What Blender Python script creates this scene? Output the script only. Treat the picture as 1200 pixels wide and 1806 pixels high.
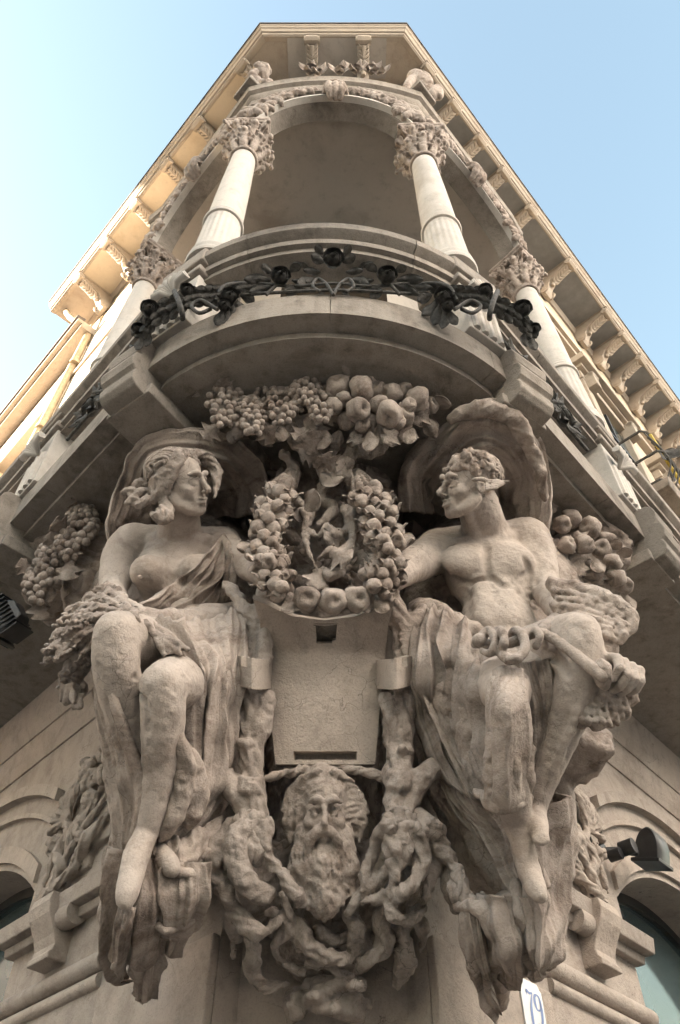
import bpy, math, random
import numpy as np
from mathutils import Vector, Matrix

# ------------------------------------------------------------------ camera, sky, sun, exposure
SC = bpy.context.scene
for o in list(bpy.data.objects): bpy.data.objects.remove(o)
FPX = 1369.0; PITCH = math.radians(49.4); CAM = np.array([.06, 0., 1.6])
cam_d = bpy.data.cameras.new('camera'); cam = bpy.data.objects.new('camera', cam_d)
SC.collection.objects.link(cam); SC.camera = cam
cam_d.sensor_fit = 'VERTICAL'; cam_d.sensor_height = 36; cam_d.lens = FPX/1806*36
cam_d.clip_start = .05; cam_d.clip_end = 3000
cam.location = CAM; cam.rotation_euler = (math.pi/2+PITCH, 0, 0)

SUN_AZ = math.radians(-86)      # clockwise from +Y (the view direction): sun to the left, a little behind the building
SUN_EL = math.radians(17)
world = bpy.data.worlds.new('World'); SC.world = world; world.use_nodes = True
wn = world.node_tree.nodes; wl = world.node_tree.links; wn.clear()
sky = wn.new('ShaderNodeTexSky'); sky.sky_type = 'NISHITA'; sky.sun_disc = False
sky.sun_elevation = SUN_EL; sky.sun_rotation = SUN_AZ
sky.air_density = 2.0; sky.dust_density = 2.2; sky.ozone_density = 1.0; sky.altitude = 100
bg = wn.new('ShaderNodeBackground'); bg.inputs[1].default_value = .05
wo = wn.new('ShaderNodeOutputWorld'); wl.new(sky.outputs[0], bg.inputs[0]); wl.new(bg.outputs[0], wo.inputs[0])
sun_d = bpy.data.lights.new('sun', 'SUN'); sun = bpy.data.objects.new('sun', sun_d); SC.collection.objects.link(sun)
sun_d.energy = 5.0; sun_d.angle = math.radians(.5); sun_d.color = (1, .90, .76)
sdir = Vector((math.sin(SUN_AZ)*math.cos(SUN_EL), math.cos(SUN_AZ)*math.cos(SUN_EL), math.sin(SUN_EL)))
sun.rotation_euler = sdir.to_track_quat('Z', 'Y').to_euler(); sun.location = sdir*40
SC.view_settings.view_transform = 'Standard'; SC.view_settings.look = 'None'
SC.view_settings.gamma = 1; SC.view_settings.exposure = 3.38; SC.view_settings.use_curve_mapping = False
try:
    SC.cycles.max_bounces = 6; SC.cycles.diffuse_bounces = 2; SC.cycles.use_denoising = True
    SC.cycles.use_adaptive_sampling = True; SC.cycles.adaptive_threshold = .02
except Exception: pass

# ------------------------------------------------------------------ picture rays -> points with a real distance
def ray(px, py):
    x = (px-600)/FPX; v = (903-py)/FPX
    return np.array([x, math.cos(PITCH)-v*math.sin(PITCH), math.sin(PITCH)+v*math.cos(PITCH)])
def P(px, py, d):
    r = ray(px, py); return CAM+r*(d/r[1])
def PZ(px, py, z):
    r = ray(px, py); return CAM+r*((z-1.6)/r[2])
def fwd(p):
    return (p[1]-CAM[1])*math.cos(PITCH)+(p[2]-CAM[2])*math.sin(PITCH)
def S(p): return fwd(p)/FPX              # metres for one photograph pixel at p

# ------------------------------------------------------------------ objects
COL = SC.collection
def obj(name, mesh, mat=None, parent=None, loc=None, smooth=None):
    o = bpy.data.objects.new(name, mesh); COL.objects.link(o)
    if mat is not None and not mesh.materials: mesh.materials.append(mat)
    if parent is not None: o.parent = parent
    if loc is not None: o.location = loc
    return o
def tag(o, label=None, cat=None, group=None, kind=None):
    if label: o['label'] = label
    if cat: o['category'] = cat
    if group: o['group'] = group
    if kind: o['kind'] = kind
    return o
def thing(name, label, cat, group=None, loc=(0,0,0)):
    o = bpy.data.objects.new(name, None); COL.objects.link(o); o.location = loc
    o.empty_display_size = .1
    return tag(o, label, cat, group)
def mesh_from(v, f, name='m', smooth=False):
    me = bpy.data.meshes.new(name)
    v = np.asarray(v, dtype=np.float32).reshape(-1, 3)
    if isinstance(f, np.ndarray) and f.ndim == 2:
        n, c = f.shape
        me.vertices.add(len(v)); me.vertices.foreach_set('co', v.ravel())
        me.loops.add(n*c); me.loops.foreach_set('vertex_index', f.astype(np.int32).ravel())
        me.polygons.add(n); me.polygons.foreach_set('loop_start', np.arange(n, dtype=np.int32)*c)
        me.update(calc_edges=True)
    else:
        me.from_pydata([tuple(map(float, p)) for p in v], [], [tuple(map(int, q)) for q in f])
        me.update()
    if smooth: me.polygons.foreach_set('use_smooth', [True]*len(me.polygons))
    return me

class MB:
    def __init__(s): s.v = []; s.f = []
    def quad(s, a, b, c, d):
        n = len(s.v); s.v += [a, b, c, d]; s.f.append((n, n+1, n+2, n+3)); return s
    def poly(s, pts):
        n = len(s.v); s.v += list(pts); s.f.append(tuple(range(n, n+len(pts)))); return s
    def hexa(s, p):                       # 8 corners: bottom 4 ccw, top 4 ccw
        n = len(s.v); s.v += [tuple(q) for q in p]
        for q in ((3,2,1,0),(4,5,6,7),(0,1,5,4),(1,2,6,5),(2,3,7,6),(3,0,4,7)): s.f.append(tuple(n+i for i in q))
        return s
    def box(s, c, r, ax=None):
        c = np.array(c, float); ax = np.eye(3) if ax is None else np.array(ax, float)
        p = []
        for z in (-1, 1):
            for x, y in ((-1,-1),(1,-1),(1,1),(-1,1)): p.append(c+ax[0]*x*r[0]+ax[1]*y*r[1]+ax[2]*z*r[2])
        return s.hexa(p)
    def rows(s, rows, closed_row=False, cap=False):   # grid of points
        n = len(s.v); m = len(rows[0])
        for r in rows: s.v += [tuple(p) for p in r]
        for i in range(len(rows)-1):
            for j in range(m if closed_row else m-1):
                k = (j+1) % m; s.f.append((n+i*m+j, n+i*m+k, n+(i+1)*m+k, n+(i+1)*m+j))
        if cap:
            s.f.append(tuple(n+j for j in reversed(range(m)))); s.f.append(tuple(n+(len(rows)-1)*m+j for j in range(m)))
        return s
    def tube(s, pts, rad, seg=8, cap=True):
        pts = [np.array(p, float) for p in pts]; rad = [rad]*len(pts) if np.isscalar(rad) else rad
        rows = []; up = None
        for i, p in enumerate(pts):
            t = pts[min(i+1, len(pts)-1)]-pts[max(i-1, 0)]; t = t/(np.linalg.norm(t)+1e-9)
            if up is None:
                up = np.array([0,0,1.]) if abs(t[2]) < .9 else np.array([1.,0,0])
            a = np.cross(t, up); a /= np.linalg.norm(a)+1e-9; b = np.cross(a, t); up = b
            rows.append([p+(a*math.cos(q)+b*math.sin(q))*rad[i] for q in np.linspace(0, 2*math.pi, seg, endpoint=False)])
        return s.rows(rows, True, cap)
    def lathe(s, prof, c, seg=24, flute=0, fr=(9,9)):      # prof: (r, z)
        rows = []
        for r, z in prof:
            row = []
            for q in range(seg):
                a = 2*math.pi*q/seg; rr = r
                if flute and fr[0] <= z <= fr[1]: rr = r*(1-.045*(.5+.5*math.cos(a*flute)))
                row.append((c[0]+rr*math.cos(a), c[1]+rr*math.sin(a), c[2]+z))
            rows.append(row)
        return s.rows(rows, True, True)
    def sweep(s, path, prof, cap=True):   # path: plan points; prof: closed loop of (outward, z); outward = right of travel
        pts = [np.array(p[:2], float) for p in path]; rows = []
        for i, p in enumerate(pts):
            d0 = pts[i]-pts[i-1] if i else pts[1]-pts[0]; d1 = pts[i+1]-pts[i] if i < len(pts)-1 else d0
            d0 = d0/np.linalg.norm(d0); d1 = d1/np.linalg.norm(d1)
            n0 = np.array([d0[1], -d0[0]]); n1 = np.array([d1[1], -d1[0]])
            n = n0+n1; n /= np.linalg.norm(n); n /= max(.35, n@n0)
            rows.append([(p[0]+n[0]*o, p[1]+n[1]*o, z) for o, z in prof])
        return s.rows(rows, True, cap)
    def mesh(s, name='m', smooth=False): return mesh_from(s.v, s.f, name, smooth)
    def build(s, name, mat, parent=None, smooth=False, bevel=0, auto=None):
        o = obj(name, s.mesh(name, smooth), mat, parent)
        if bevel:
            m = o.modifiers.new('bevel', 'BEVEL'); m.width = bevel; m.segments = 2; m.limit_method = 'ANGLE'; m.angle_limit = math.radians(35)
        if auto is not None: set_auto(o.data, auto)
        return o
def set_auto(me, deg):
    me.polygons.foreach_set('use_smooth', [True]*len(me.polygons))
    try: me.set_sharp_from_angle(angle=math.radians(deg))
    except Exception: pass
def imgdir(px, py, deg):                        # direction seen at that angle from the street, and the normal back to the street
    n = -ray(px, py); n /= np.linalg.norm(n); r = np.array([1.,0,0]); r -= n*(r@n); r /= np.linalg.norm(r); u = np.cross(n, r)
    a = math.radians(deg); return r*math.cos(a)+u*math.sin(a), n
def spline(pts, n=8):
    p = np.array(pts, float)
    if len(p) < 3: return np.array([p[0]+(p[-1]-p[0])*t for t in np.linspace(0, 1, n+1)])
    q = np.vstack([2*p[0]-p[1], p, 2*p[-1]-p[-2]]); out = []
    for i in range(1, len(q)-2):
        a, b, c, d = q[i-1], q[i], q[i+1], q[i+2]
        for t in np.arange(n)/n:
            out.append(.5*((2*b)+(-a+c)*t+(2*a-5*b+4*c-d)*t*t+(-a+3*b-3*c+d)*t**3))
    out.append(p[-1]); return np.array(out)

# ------------------------------------------------------------------ materials
def new_mat(name):
    m = bpy.data.materials.new(name); m.use_nodes = True; nt = m.node_tree; nt.nodes.clear()
    out = nt.nodes.new('ShaderNodeOutputMaterial'); b = nt.nodes.new('ShaderNodeBsdfPrincipled')
    nt.links.new(b.outputs[0], out.inputs[0]); return m, nt, b
def N(nt, typ, **kw):
    n = nt.nodes.new(typ)
    for k, v in kw.items():
        if isinstance(k, str) and hasattr(n, k): setattr(n, k, v)
    return n
def ramp(nt, src, stops):
    r = nt.nodes.new('ShaderNodeValToRGB'); e = r.color_ramp.elements
    while len(e) > 1: e.remove(e[-1])
    e[0].position = stops[0][0]; e[0].color = (*stops[0][1], 1) if len(stops[0][1]) == 3 else stops[0][1]
    for p, c in stops[1:]:
        q = e.new(p); q.color = (*c, 1) if len(c) == 3 else c
    nt.links.new(src, r.inputs[0]); return r.outputs[0]
def noise(nt, co, scale, detail=4, rough=.55, dist=0):
    n = nt.nodes.new('ShaderNodeTexNoise'); n.inputs['Scale'].default_value = scale; n.inputs['Detail'].default_value = detail
    n.inputs['Roughness'].default_value = rough; n.inputs['Distortion'].default_value = dist
    nt.links.new(co, n.inputs['Vector']); return n.outputs[0]
def mix(nt, fac, a, b, typ='MIX'):
    m = nt.nodes.new('ShaderNodeMix'); m.data_type = 'RGBA'; m.blend_type = typ
    for sock, val in ((m.inputs[0], fac), (m.inputs[6], a), (m.inputs[7], b)):
        if hasattr(val, 'is_linked') or hasattr(val, 'links'): nt.links.new(val, sock)
        else: sock.default_value = val if np.isscalar(val) else (*val, 1)
    return m.outputs[2]
G = lambda v: (v, v, v)
def stone(name, base, light, dark, stain=.5, grain=1.0, bump=.5, streak=0., rough=.9, crack=0.):
    m, nt, b = new_mat(name)
    co = nt.nodes.new('ShaderNodeNewGeometry').outputs['Position']
    n1 = noise(nt, co, 2.3, 6, .62, .4); n2 = noise(nt, co, 11, 5, .65); n3 = noise(nt, co, 130, 3, .7); n4 = noise(nt, co, 34, 4, .7)
    c = ramp(nt, n1, [(.30, dark), (.47, base), (.62, base), (.78, light)])
    c = mix(nt, stain, c, ramp(nt, n2, [(.28, G(.42)), (.45, G(.92)), (.6, G(1)), (.75, G(1.0))]), 'MULTIPLY')
    c = mix(nt, .55*grain, c, ramp(nt, n3, [(.3, G(.62)), (.5, G(1)), (.7, G(1.0))]), 'MULTIPLY')
    # small dark lichen specks and pits
    v = nt.nodes.new('ShaderNodeTexVoronoi'); v.inputs['Scale'].default_value = 95; nt.links.new(co, v.inputs['Vector'])
    sp = ramp(nt, v.outputs['Distance'], [(.10, G(.45)), (.22, G(1))])
    c = mix(nt, ramp(nt, n2, [(.5, G(0)), (.66, G(.6*grain))]), c, sp, 'MULTIPLY')
    if streak:
        mp = nt.nodes.new('ShaderNodeMapping'); mp.inputs['Scale'].default_value = (9, 9, .7); nt.links.new(co, mp.inputs[0])
        n5 = noise(nt, mp.outputs[0], 1.6, 5, .6); c = mix(nt, streak, c, ramp(nt, n5, [(.3, G(.45)), (.55, G(1))]), 'MULTIPLY')
    oi = nt.nodes.new('ShaderNodeObjectInfo'); c = mix(nt, 1.0, c, ramp(nt, oi.outputs['Random'], [(0, (.80,.80,.80)), (.5, (.97,.965,.96)), (1, (1.0,.985,.97))]), 'MULTIPLY')
    if crack:                                   # sooty patches, hairline cracks
        n6 = noise(nt, co, 4.2, 8, .72, .9); c = mix(nt, .75*crack, c, ramp(nt, n6, [(.36, (.36,.31,.28)), (.51, G(1)), (.6, G(1)), (.74, (1.0,1.0,1.0))]), 'MULTIPLY')
        v2 = nt.nodes.new('ShaderNodeTexVoronoi'); v2.feature = 'DISTANCE_TO_EDGE'; v2.inputs['Scale'].default_value = 7
        wv = nt.nodes.new('ShaderNodeVectorMath'); wv.operation = 'MULTIPLY_ADD'; nn_ = nt.nodes.new('ShaderNodeTexNoise'); nn_.inputs['Scale'].default_value = 9; nn_.inputs['Detail'].default_value = 4
        nt.links.new(co, nn_.inputs['Vector']); nt.links.new(nn_.outputs['Color'], wv.inputs[0]); wv.inputs[1].default_value = (.16,.16,.16); nt.links.new(co, wv.inputs[2]); nt.links.new(wv.outputs[0], v2.inputs['Vector'])
        ck = ramp(nt, v2.outputs['Distance'], [(.0, G(.30)), (.012, G(1))]); msk = ramp(nt, n1, [(.50, G(0)), (.60, G(.8))]); c = mix(nt, msk, c, ck, 'MULTIPLY')
    nt.links.new(c, b.inputs['Base Color']); b.inputs['Roughness'].default_value = rough
    try: b.inputs['Specular IOR Level'].default_value = .25
    except Exception: pass
    bp = nt.nodes.new('ShaderNodeBump'); bp.inputs['Strength'].default_value = bump; bp.inputs['Distance'].default_value = .016 if crack else .01
    add = nt.nodes.new('ShaderNodeMath'); add.operation = 'MULTIPLY_ADD'; add.inputs[1].default_value = .22
    nt.links.new(n3, add.inputs[0]); nt.links.new(n4, add.inputs[2])
    add2 = nt.nodes.new('ShaderNodeMath'); add2.operation = 'MULTIPLY_ADD'; add2.inputs[1].default_value = .8 if crack else .3
    nt.links.new(n2, add2.inputs[0]); nt.links.new(add.outputs[0], add2.inputs[2]); nt.links.new(add2.outputs[0], bp.inputs['Height'])
    nt.links.new(bp.outputs[0], b.inputs['Normal']); return m
def simple(name, col, rough=.6, metal=0., var=.25, scale=14, bump=0., spec=.5):
    m, nt, b = new_mat(name); co = nt.nodes.new('ShaderNodeNewGeometry').outputs['Position']
    n = noise(nt, co, scale, 5, .6)
    c = ramp(nt, n, [(.3, tuple(x*(1-var) for x in col)), (.7, tuple(min(1, x*(1+var)) for x in col))])
    nt.links.new(c, b.inputs['Base Color']); b.inputs['Roughness'].default_value = rough; b.inputs['Metallic'].default_value = metal
    try: b.inputs['Specular IOR Level'].default_value = spec
    except Exception: pass
    if bump:
        bp = nt.nodes.new('ShaderNodeBump'); bp.inputs['Strength'].default_value = bump; bp.inputs['Distance'].default_value = .006
        nt.links.new(noise(nt, co, scale*9, 3), bp.inputs['Height']); nt.links.new(bp.outputs[0], b.inputs['Normal'])
    return m
M = {
 'skin':   stone('smooth_carved_stone', (.55,.475,.425), (.66,.59,.545), (.40,.33,.285), .4, .8, .38, 0, .88, .45),
 'carved': stone('carved_stone', (.50,.425,.378), (.63,.555,.505), (.31,.25,.215), .65, 1, .5, 0, .9, 1.0),
 'wall':   stone('wall_stone', (.53,.455,.40), (.61,.54,.485), (.43,.36,.31), .4, .8, .5, .12, .9, .35),
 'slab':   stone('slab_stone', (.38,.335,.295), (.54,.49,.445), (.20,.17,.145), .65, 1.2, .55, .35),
 'pale':   stone('pale_marble', (.66,.615,.57), (.74,.70,.66), (.53,.475,.425), .35, .7, .25, .15),
 'eave':   stone('eave_stone', (.46,.39,.32), (.53,.46,.39), (.36,.29,.23), .3, .6, .3),
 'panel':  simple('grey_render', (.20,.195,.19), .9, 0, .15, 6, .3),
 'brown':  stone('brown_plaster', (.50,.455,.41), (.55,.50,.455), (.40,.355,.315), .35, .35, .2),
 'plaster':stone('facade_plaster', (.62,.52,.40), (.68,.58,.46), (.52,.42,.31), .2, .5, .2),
 'iron':   simple('blackened_iron', (.085,.080,.075), .75, 0, .5, 40, .5, .3),
 'glass':  simple('window_glass', (.05,.075,.08), .08, 0, .2, 2, 0, .8),
 'frame':  simple('window_frame', (.03,.028,.026), .5),
 'black':  simple('black_plastic', (.022,.022,.024), .42, 0, .3, 30),
 'steel':  simple('lamp_steel', (.12,.115,.11), .4, .6),
 'pipe':   simple('painted_pipe', (.52,.40,.26), .6),
 'roof':   simple('roof_edge', (.10,.085,.075), .7),
 'enamel': simple('white_enamel', (.78,.79,.80), .25, 0, .06, 8),
 'blue':   simple('blue_enamel', (.12,.20,.48), .3, 0, .1, 8),
 'asphalt':simple('asphalt', (.07,.068,.065), .95, 0, .3, 8, .4),
 'paving': simple('stone_paving', (.20,.18,.16), .9, 0, .25, 5, .4),
 'ochre':  simple('bounce_render', (.78,.785,.81), .9, 0, .12, 3, .2),  # pale blue-grey, so the added buildings bounce strong neutral light
 'yellow': simple('yellow_strap', (.65,.48,.08), .6),
}

# ------------------------------------------------------------------ plan of the building: two facades meeting at a cut corner
SL = {-1: 1.05, 1: 1.11}                       # slope of each facade in plan
HY = {s: math.hypot(1, SL[s]) for s in (-1, 1)}
def on(s, c, ax):                              # plan point on line y = c + slope*|x| at |x| = ax
    return np.array([s*ax, c+SL[s]*ax])
def U(s): return np.array([s, SL[s]])/HY[s]    # along the facade, away from the corner
def Nn(s): return np.array([s*SL[s], -1])/HY[s]  # out to the street
def F(s, a, o, z, c=2.6):                      # along, out, height
    p = on(s, c, 1.07)+U(s)*a+Nn(s)*o; return np.array([p[0], p[1], z])
def arc3(p0, pm, p1, n=24):
    (ax, ay), (bx, by), (cx, cy) = p0, pm, p1
    d = 2*(ax*(by-cy)+bx*(cy-ay)+cx*(ay-by))
    ux = ((ax*ax+ay*ay)*(by-cy)+(bx*bx+by*by)*(cy-ay)+(cx*cx+cy*cy)*(ay-by))/d
    uy = ((ax*ax+ay*ay)*(cx-bx)+(bx*bx+by*by)*(ax-cx)+(cx*cx+cy*cy)*(bx-ax))/d
    r = math.hypot(ax-ux, ay-uy); a0 = math.atan2(ay-uy, ax-ux); a1 = math.atan2(cy-uy, cx-ux)
    if a1-a0 > math.pi: a1 -= 2*math.pi
    if a0-a1 > math.pi: a1 += 2*math.pi
    return [np.array([ux+r*math.cos(t), uy+r*math.sin(t)]) for t in np.linspace(a0, a1, n+1)]
def frame_at(s):                               # axes for boxes on a facade: along, out, up
    u = U(s); n = Nn(s); return [(u[0], u[1], 0), (n[0], n[1], 0), (0, 0, 1)]
# ================================================================== carving: signed distance volumes, turned to meshes with surface nets
_rng = np.random.default_rng(7)
_LAT = _rng.random((64, 64, 64)).astype(np.float32)*2-1
def vnoise(p, freq, seed=0):
    q = p*freq+seed*7.31+100; i = np.floor(q).astype(np.int32); f = (q-i).astype(np.float32); f = f*f*(3-2*f); i &= 63; j = (i+1) & 63
    x0, y0, z0 = i.T; x1, y1, z1 = j.T; fx, fy, fz = f.T; L = _LAT
    a = L[x0,y0,z0]*(1-fx)+L[x1,y0,z0]*fx; b = L[x0,y1,z0]*(1-fx)+L[x1,y1,z0]*fx
    c = L[x0,y0,z1]*(1-fx)+L[x1,y0,z1]*fx; d = L[x0,y1,z1]*(1-fx)+L[x1,y1,z1]*fx
    return (a*(1-fy)+b*fy)*(1-fz)+(c*(1-fy)+d*fy)*fz
class Vol:
    def __init__(s, lo, hi, h):
        s.lo = np.array(lo, np.float32); s.h = np.float32(h); s.n = np.ceil((np.array(hi)-s.lo)/h).astype(int)+1
        s.f = np.full(s.n, .25, np.float32)
        s.ax = [s.lo[i]+np.arange(s.n[i], dtype=np.float32)*s.h for i in range(3)]
    def _sub(s, lo, hi):
        i0 = np.clip(np.floor((lo-s.lo)/s.h).astype(int), 0, s.n); i1 = np.clip(np.ceil((hi-s.lo)/s.h).astype(int)+1, 0, s.n)
        if (i1 <= i0).any(): return None
        sl = tuple(slice(a, b) for a, b in zip(i0, i1))
        return sl, s.ax[0][sl[0]][:, None, None], s.ax[1][sl[1]][None, :, None], s.ax[2][sl[2]][None, None, :]
    def _op(s, sl, d, k, op):
        f = s.f[sl]
        if op == 'u':
            if k > 0:
                t = np.clip(.5+.5*(f-d)/k, 0, 1); s.f[sl] = f+(d-f)*t-k*t*(1-t)
            else: s.f[sl] = np.minimum(f, d)
        elif op == 's':
            if k > 0:
                t = np.clip(.5-.5*(f+d)/k, 0, 1); s.f[sl] = f+(-d-f)*t+k*t*(1-t)
            else: s.f[sl] = np.maximum(f, -d)
    def cone(s, p0, p1, r0, r1=None, k=.02, op='u', st=None, ph=0.):
        p0 = np.array(p0, np.float32); p1 = np.array(p1, np.float32); r1 = r0 if r1 is None else r1
        m = max(r0, r1)+k+3*s.h; sub = s._sub(np.minimum(p0, p1)-m, np.maximum(p0, p1)+m)
        if sub is None: return s
        sl, X, Y, Z = sub; v = p1-p0; L = float(v@v)+1e-12
        dx, dy, dz = X-p0[0], Y-p0[1], Z-p0[2]
        t = np.clip((dx*v[0]+dy*v[1]+dz*v[2])/L, 0, 1)
        ex, ey, ez = dx-t*v[0], dy-t*v[1], dz-t*v[2]; rr = r0+(r1-r0)*t
        if st:                                        # grooves running along the stroke: bark, hair, twisted cloth
            w = v/math.sqrt(L); a = np.array([.3,-.8,.52], np.float32); a = a-w*float(a@w); a /= np.linalg.norm(a)+1e-9; b = np.cross(w, a)
            phi = np.arctan2(ex*b[0]+ey*b[1]+ez*b[2], ex*a[0]+ey*a[1]+ez*a[2]); q = st[0]*phi+ph*1.7+2.2*t
            rr = rr*(1-st[1]*(.5+.5*np.cos(q))**2-.5*st[1]*(.5+.5*np.sin(q*1.62+1.3)))
        d = np.sqrt(ex*ex+ey*ey+ez*ez)-rr
        s._op(sl, d.astype(np.float32), k, op); return s
    def ball(s, c, r, k=.02, op='u'): return s.cone(c, c, r, r, k, op)
    def ell(s, c, r, R=None, k=.02, op='u'):          # R rows = local axes in world
        c = np.array(c, np.float32); r = np.array(r, np.float32); R = np.eye(3, dtype=np.float32) if R is None else np.array(R, np.float32)
        ext = np.sqrt(((R*r[:, None])**2).sum(0)); m = k+3*s.h; sub = s._sub(c-ext-m, c+ext+m)
        if sub is None: return s
        sl, X, Y, Z = sub; dx, dy, dz = X-c[0], Y-c[1], Z-c[2]
        q = [R[i,0]*dx+R[i,1]*dy+R[i,2]*dz for i in range(3)]
        k0 = np.sqrt((q[0]/r[0])**2+(q[1]/r[1])**2+(q[2]/r[2])**2); k1 = np.sqrt((q[0]/r[0]**2)**2+(q[1]/r[1]**2)**2+(q[2]/r[2]**2)**2)
        s._op(sl, (k0*(k0-1)/(k1+1e-6)).astype(np.float32), k, op); return s
    def box(s, c, r, R=None, rd=.005, k=.01, op='u'):
        c = np.array(c, np.float32); r = np.array(r, np.float32); R = np.eye(3, dtype=np.float32) if R is None else np.array(R, np.float32)
        ext = np.abs(R*r[:, None]).sum(0); m = k+3*s.h; sub = s._sub(c-ext-m, c+ext+m)
        if sub is None: return s
        sl, X, Y, Z = sub; dx, dy, dz = X-c[0], Y-c[1], Z-c[2]
        q = [np.abs(R[i,0]*dx+R[i,1]*dy+R[i,2]*dz)-(r[i]-rd) for i in range(3)]
        d = np.sqrt(np.maximum(q[0],0)**2+np.maximum(q[1],0)**2+np.maximum(q[2],0)**2)+np.minimum(np.maximum(np.maximum(q[0],q[1]),q[2]),0)-rd
        s._op(sl, d, k, op); return s
    def line(s, pts, rad, k=.015, op='u', n=5, st=None):       # smooth tapered stroke through points
        q = np.array([np.append(p, r) for p, r in zip(pts, ([rad]*len(pts) if np.isscalar(rad) else rad))])
        q = spline(q, n) if len(q) > 2 else q
        for i, (a, b) in enumerate(zip(q[:-1], q[1:])): s.cone(a[:3], b[:3], max(a[3], .001), max(b[3], .001), k, op, st, i)
        return s
    def sample(s, p):
        q = (p-s.lo)/s.h; i = np.floor(q).astype(int); ok = ((i >= 0) & (i < s.n-1)).all(1); i = np.clip(i, 0, s.n-2); f = np.clip(q-i, 0, 1)
        r = 0
        for a in (0,1):
            for b in (0,1):
                for c in (0,1):
                    w = (f[:,0] if a else 1-f[:,0])*(f[:,1] if b else 1-f[:,1])*(f[:,2] if c else 1-f[:,2])
                    r = r+w*s.f[i[:,0]+a, i[:,1]+b, i[:,2]+c]
        return np.where(ok, r, .25)
    def hit(s, px, py, d0=1.5, d1=3.4):               # where the line of sight through a photograph pixel meets the carving
        r = ray(px, py); d = np.arange(d0, d1, float(s.h)*.5); p = CAM+r[None]*(d/r[1])[:, None]
        v = s.sample(p); i = np.argmax(v < 0)
        return p[i] if v[i] < 0 else None
    def trace(s, pts, out=0., d0=1.5):                # pixels -> surface points, gaps filled from neighbours
        h = [s.hit(x, y, d0) for x, y in pts]; ok = [i for i, q in enumerate(h) if q is not None]
        if not ok: return None
        res = []
        for i, (x, y) in enumerate(pts):
            j = min(ok, key=lambda t: abs(t-i)); d = h[j][1]-CAM[1]
            res.append(P(x, y, d-out))
        return res
    def ridge(s, pts, rpx, out=.3, k=1.0, op='u', n=5, on=None, d0=1.5):   # a fold: traced along the surface, radius in pixels
        q = (on or s).trace([p[:2] for p in pts], 0., d0)
        if q is None: return s
        rr = [rpx]*len(pts) if np.isscalar(rpx) else rpx
        rad = [r*S(p) for r, p in zip(rr, q)]
        q = [P(x, y, p[1]-CAM[1]-out*r) for (x, y), p, r in zip([p[:2] for p in pts], q, rad)]
        return s.line(q, rad, max(rad)*k, op, n)
    def groove(s, pts, rpx, out=.15, k=.8, n=5, d0=1.5): return s.ridge(pts, rpx, out, k, 's', n, None, d0)
    def pleats(s, A, B, n, r, seed=1, gr=.7, out=.05):
        n = max(3, int(n*.72)); r = r*1.3
        rr = random.Random(seed); A = np.array(A, float); B = np.array(B, float); jobs = []
        for i in range(n):
            t = (i+rr.uniform(.3,.7))/n; w = np.array([math.sin(j*1.3+i*2.1+seed)*.05 for j in range(len(A))]); k = rr.uniform(.75,1.3)
            a, b = rr.uniform(0,.15), rr.uniform(.85,1)
            for tt, op, f, o in ((t,'u',1,out),(t+.5/n,'s',gr,.15)):
                q = spline(A+(B-A)*(tt+w)[:, None], 4); m0 = len(q); q = q[int(a*m0):int(math.ceil(b*m0))]; m = len(q)
                h = [s.hit(x, y) for x, y in q]; ix = [z for z, v in enumerate(h) if v is not None]
                if len(ix) < 4: continue
                d = np.array([h[z][1]-CAM[1] for z in ix]); c = np.polyfit(ix, d, 2); e = d-np.polyval(c, ix); kp = np.abs(e) < .05
                if kp.sum() > 4: c = np.polyfit(np.array(ix)[kp], d[kp], 3 if kp.sum() > 8 else 2)
                dd = np.polyval(c, np.arange(m)); pts = [P(x, y, z) for (x, y), z in zip(q, dd)]
                rad = [r*k*f*(.35+.65*math.sin(math.pi*(z+.7)/(m+.4)))*S(p) for z, p in enumerate(pts)]
                pts = [P(x, y, z-o*g) for (x, y), z, g in zip(q, dd, rad)]; jobs.append((pts, rad, max(rad)*.6, op))
        for pts, rad, k, op in jobs: s.line(pts, rad, k, op, 1)
        return s
    def blur(s, it=2):                                 # soften and close pinholes
        for _ in range(it):
            for ax in range(3):
                f = s.f; a = [slice(None)]*3; b = [slice(None)]*3; c = [slice(None)]*3; a[ax] = slice(0,-2); b[ax] = slice(1,-1); c[ax] = slice(2,None)
                g = f.copy(); g[tuple(b)] = .5*f[tuple(b)]+.25*(f[tuple(a)]+f[tuple(c)]); s.f = g
        return s
    def rough(s, amps=((.006, 14),(.004, 34)), seed=0):
        b = np.abs(s.f) < max(4*s.h, .02); idx = np.argwhere(b)
        if len(idx) == 0: return s
        p = s.lo+idx*s.h; d = np.zeros(len(p), np.float32)
        for a, fr in amps:
            w = vnoise(p, fr, seed+fr); d += a*w if fr > 30 else a*(w+.55*(np.abs(vnoise(p, fr*1.9, seed+fr+3))*2-.7))
        s.f[b] += d; return s
    def mesh(s, name='carving', cull=None):
        f = s.f.copy()
        for ax in range(3):                            # close at the border
            for e in (0, -1):
                ix = [slice(None)]*3; ix[ax] = e; f[tuple(ix)] = np.maximum(f[tuple(ix)], 1e-4)
        ins = f < 0; c = [slice(None, -1), slice(1, None)]; cnt = np.zeros(tuple(s.n-1), np.int8)
        for a in (0,1):
            for b in (0,1):
                for d in (0,1): cnt += ins[c[a], c[b], c[d]]
        act = np.argwhere((cnt > 0) & (cnt < 8)); ids = np.full(tuple(s.n-1), -1, np.int32); ids[tuple(act.T)] = np.arange(len(act))
        acc = np.zeros((len(act), 3), np.float32); num = np.zeros(len(act), np.float32)
        cor = [(a,b,d) for a in (0,1) for b in (0,1) for d in (0,1)]
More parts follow.
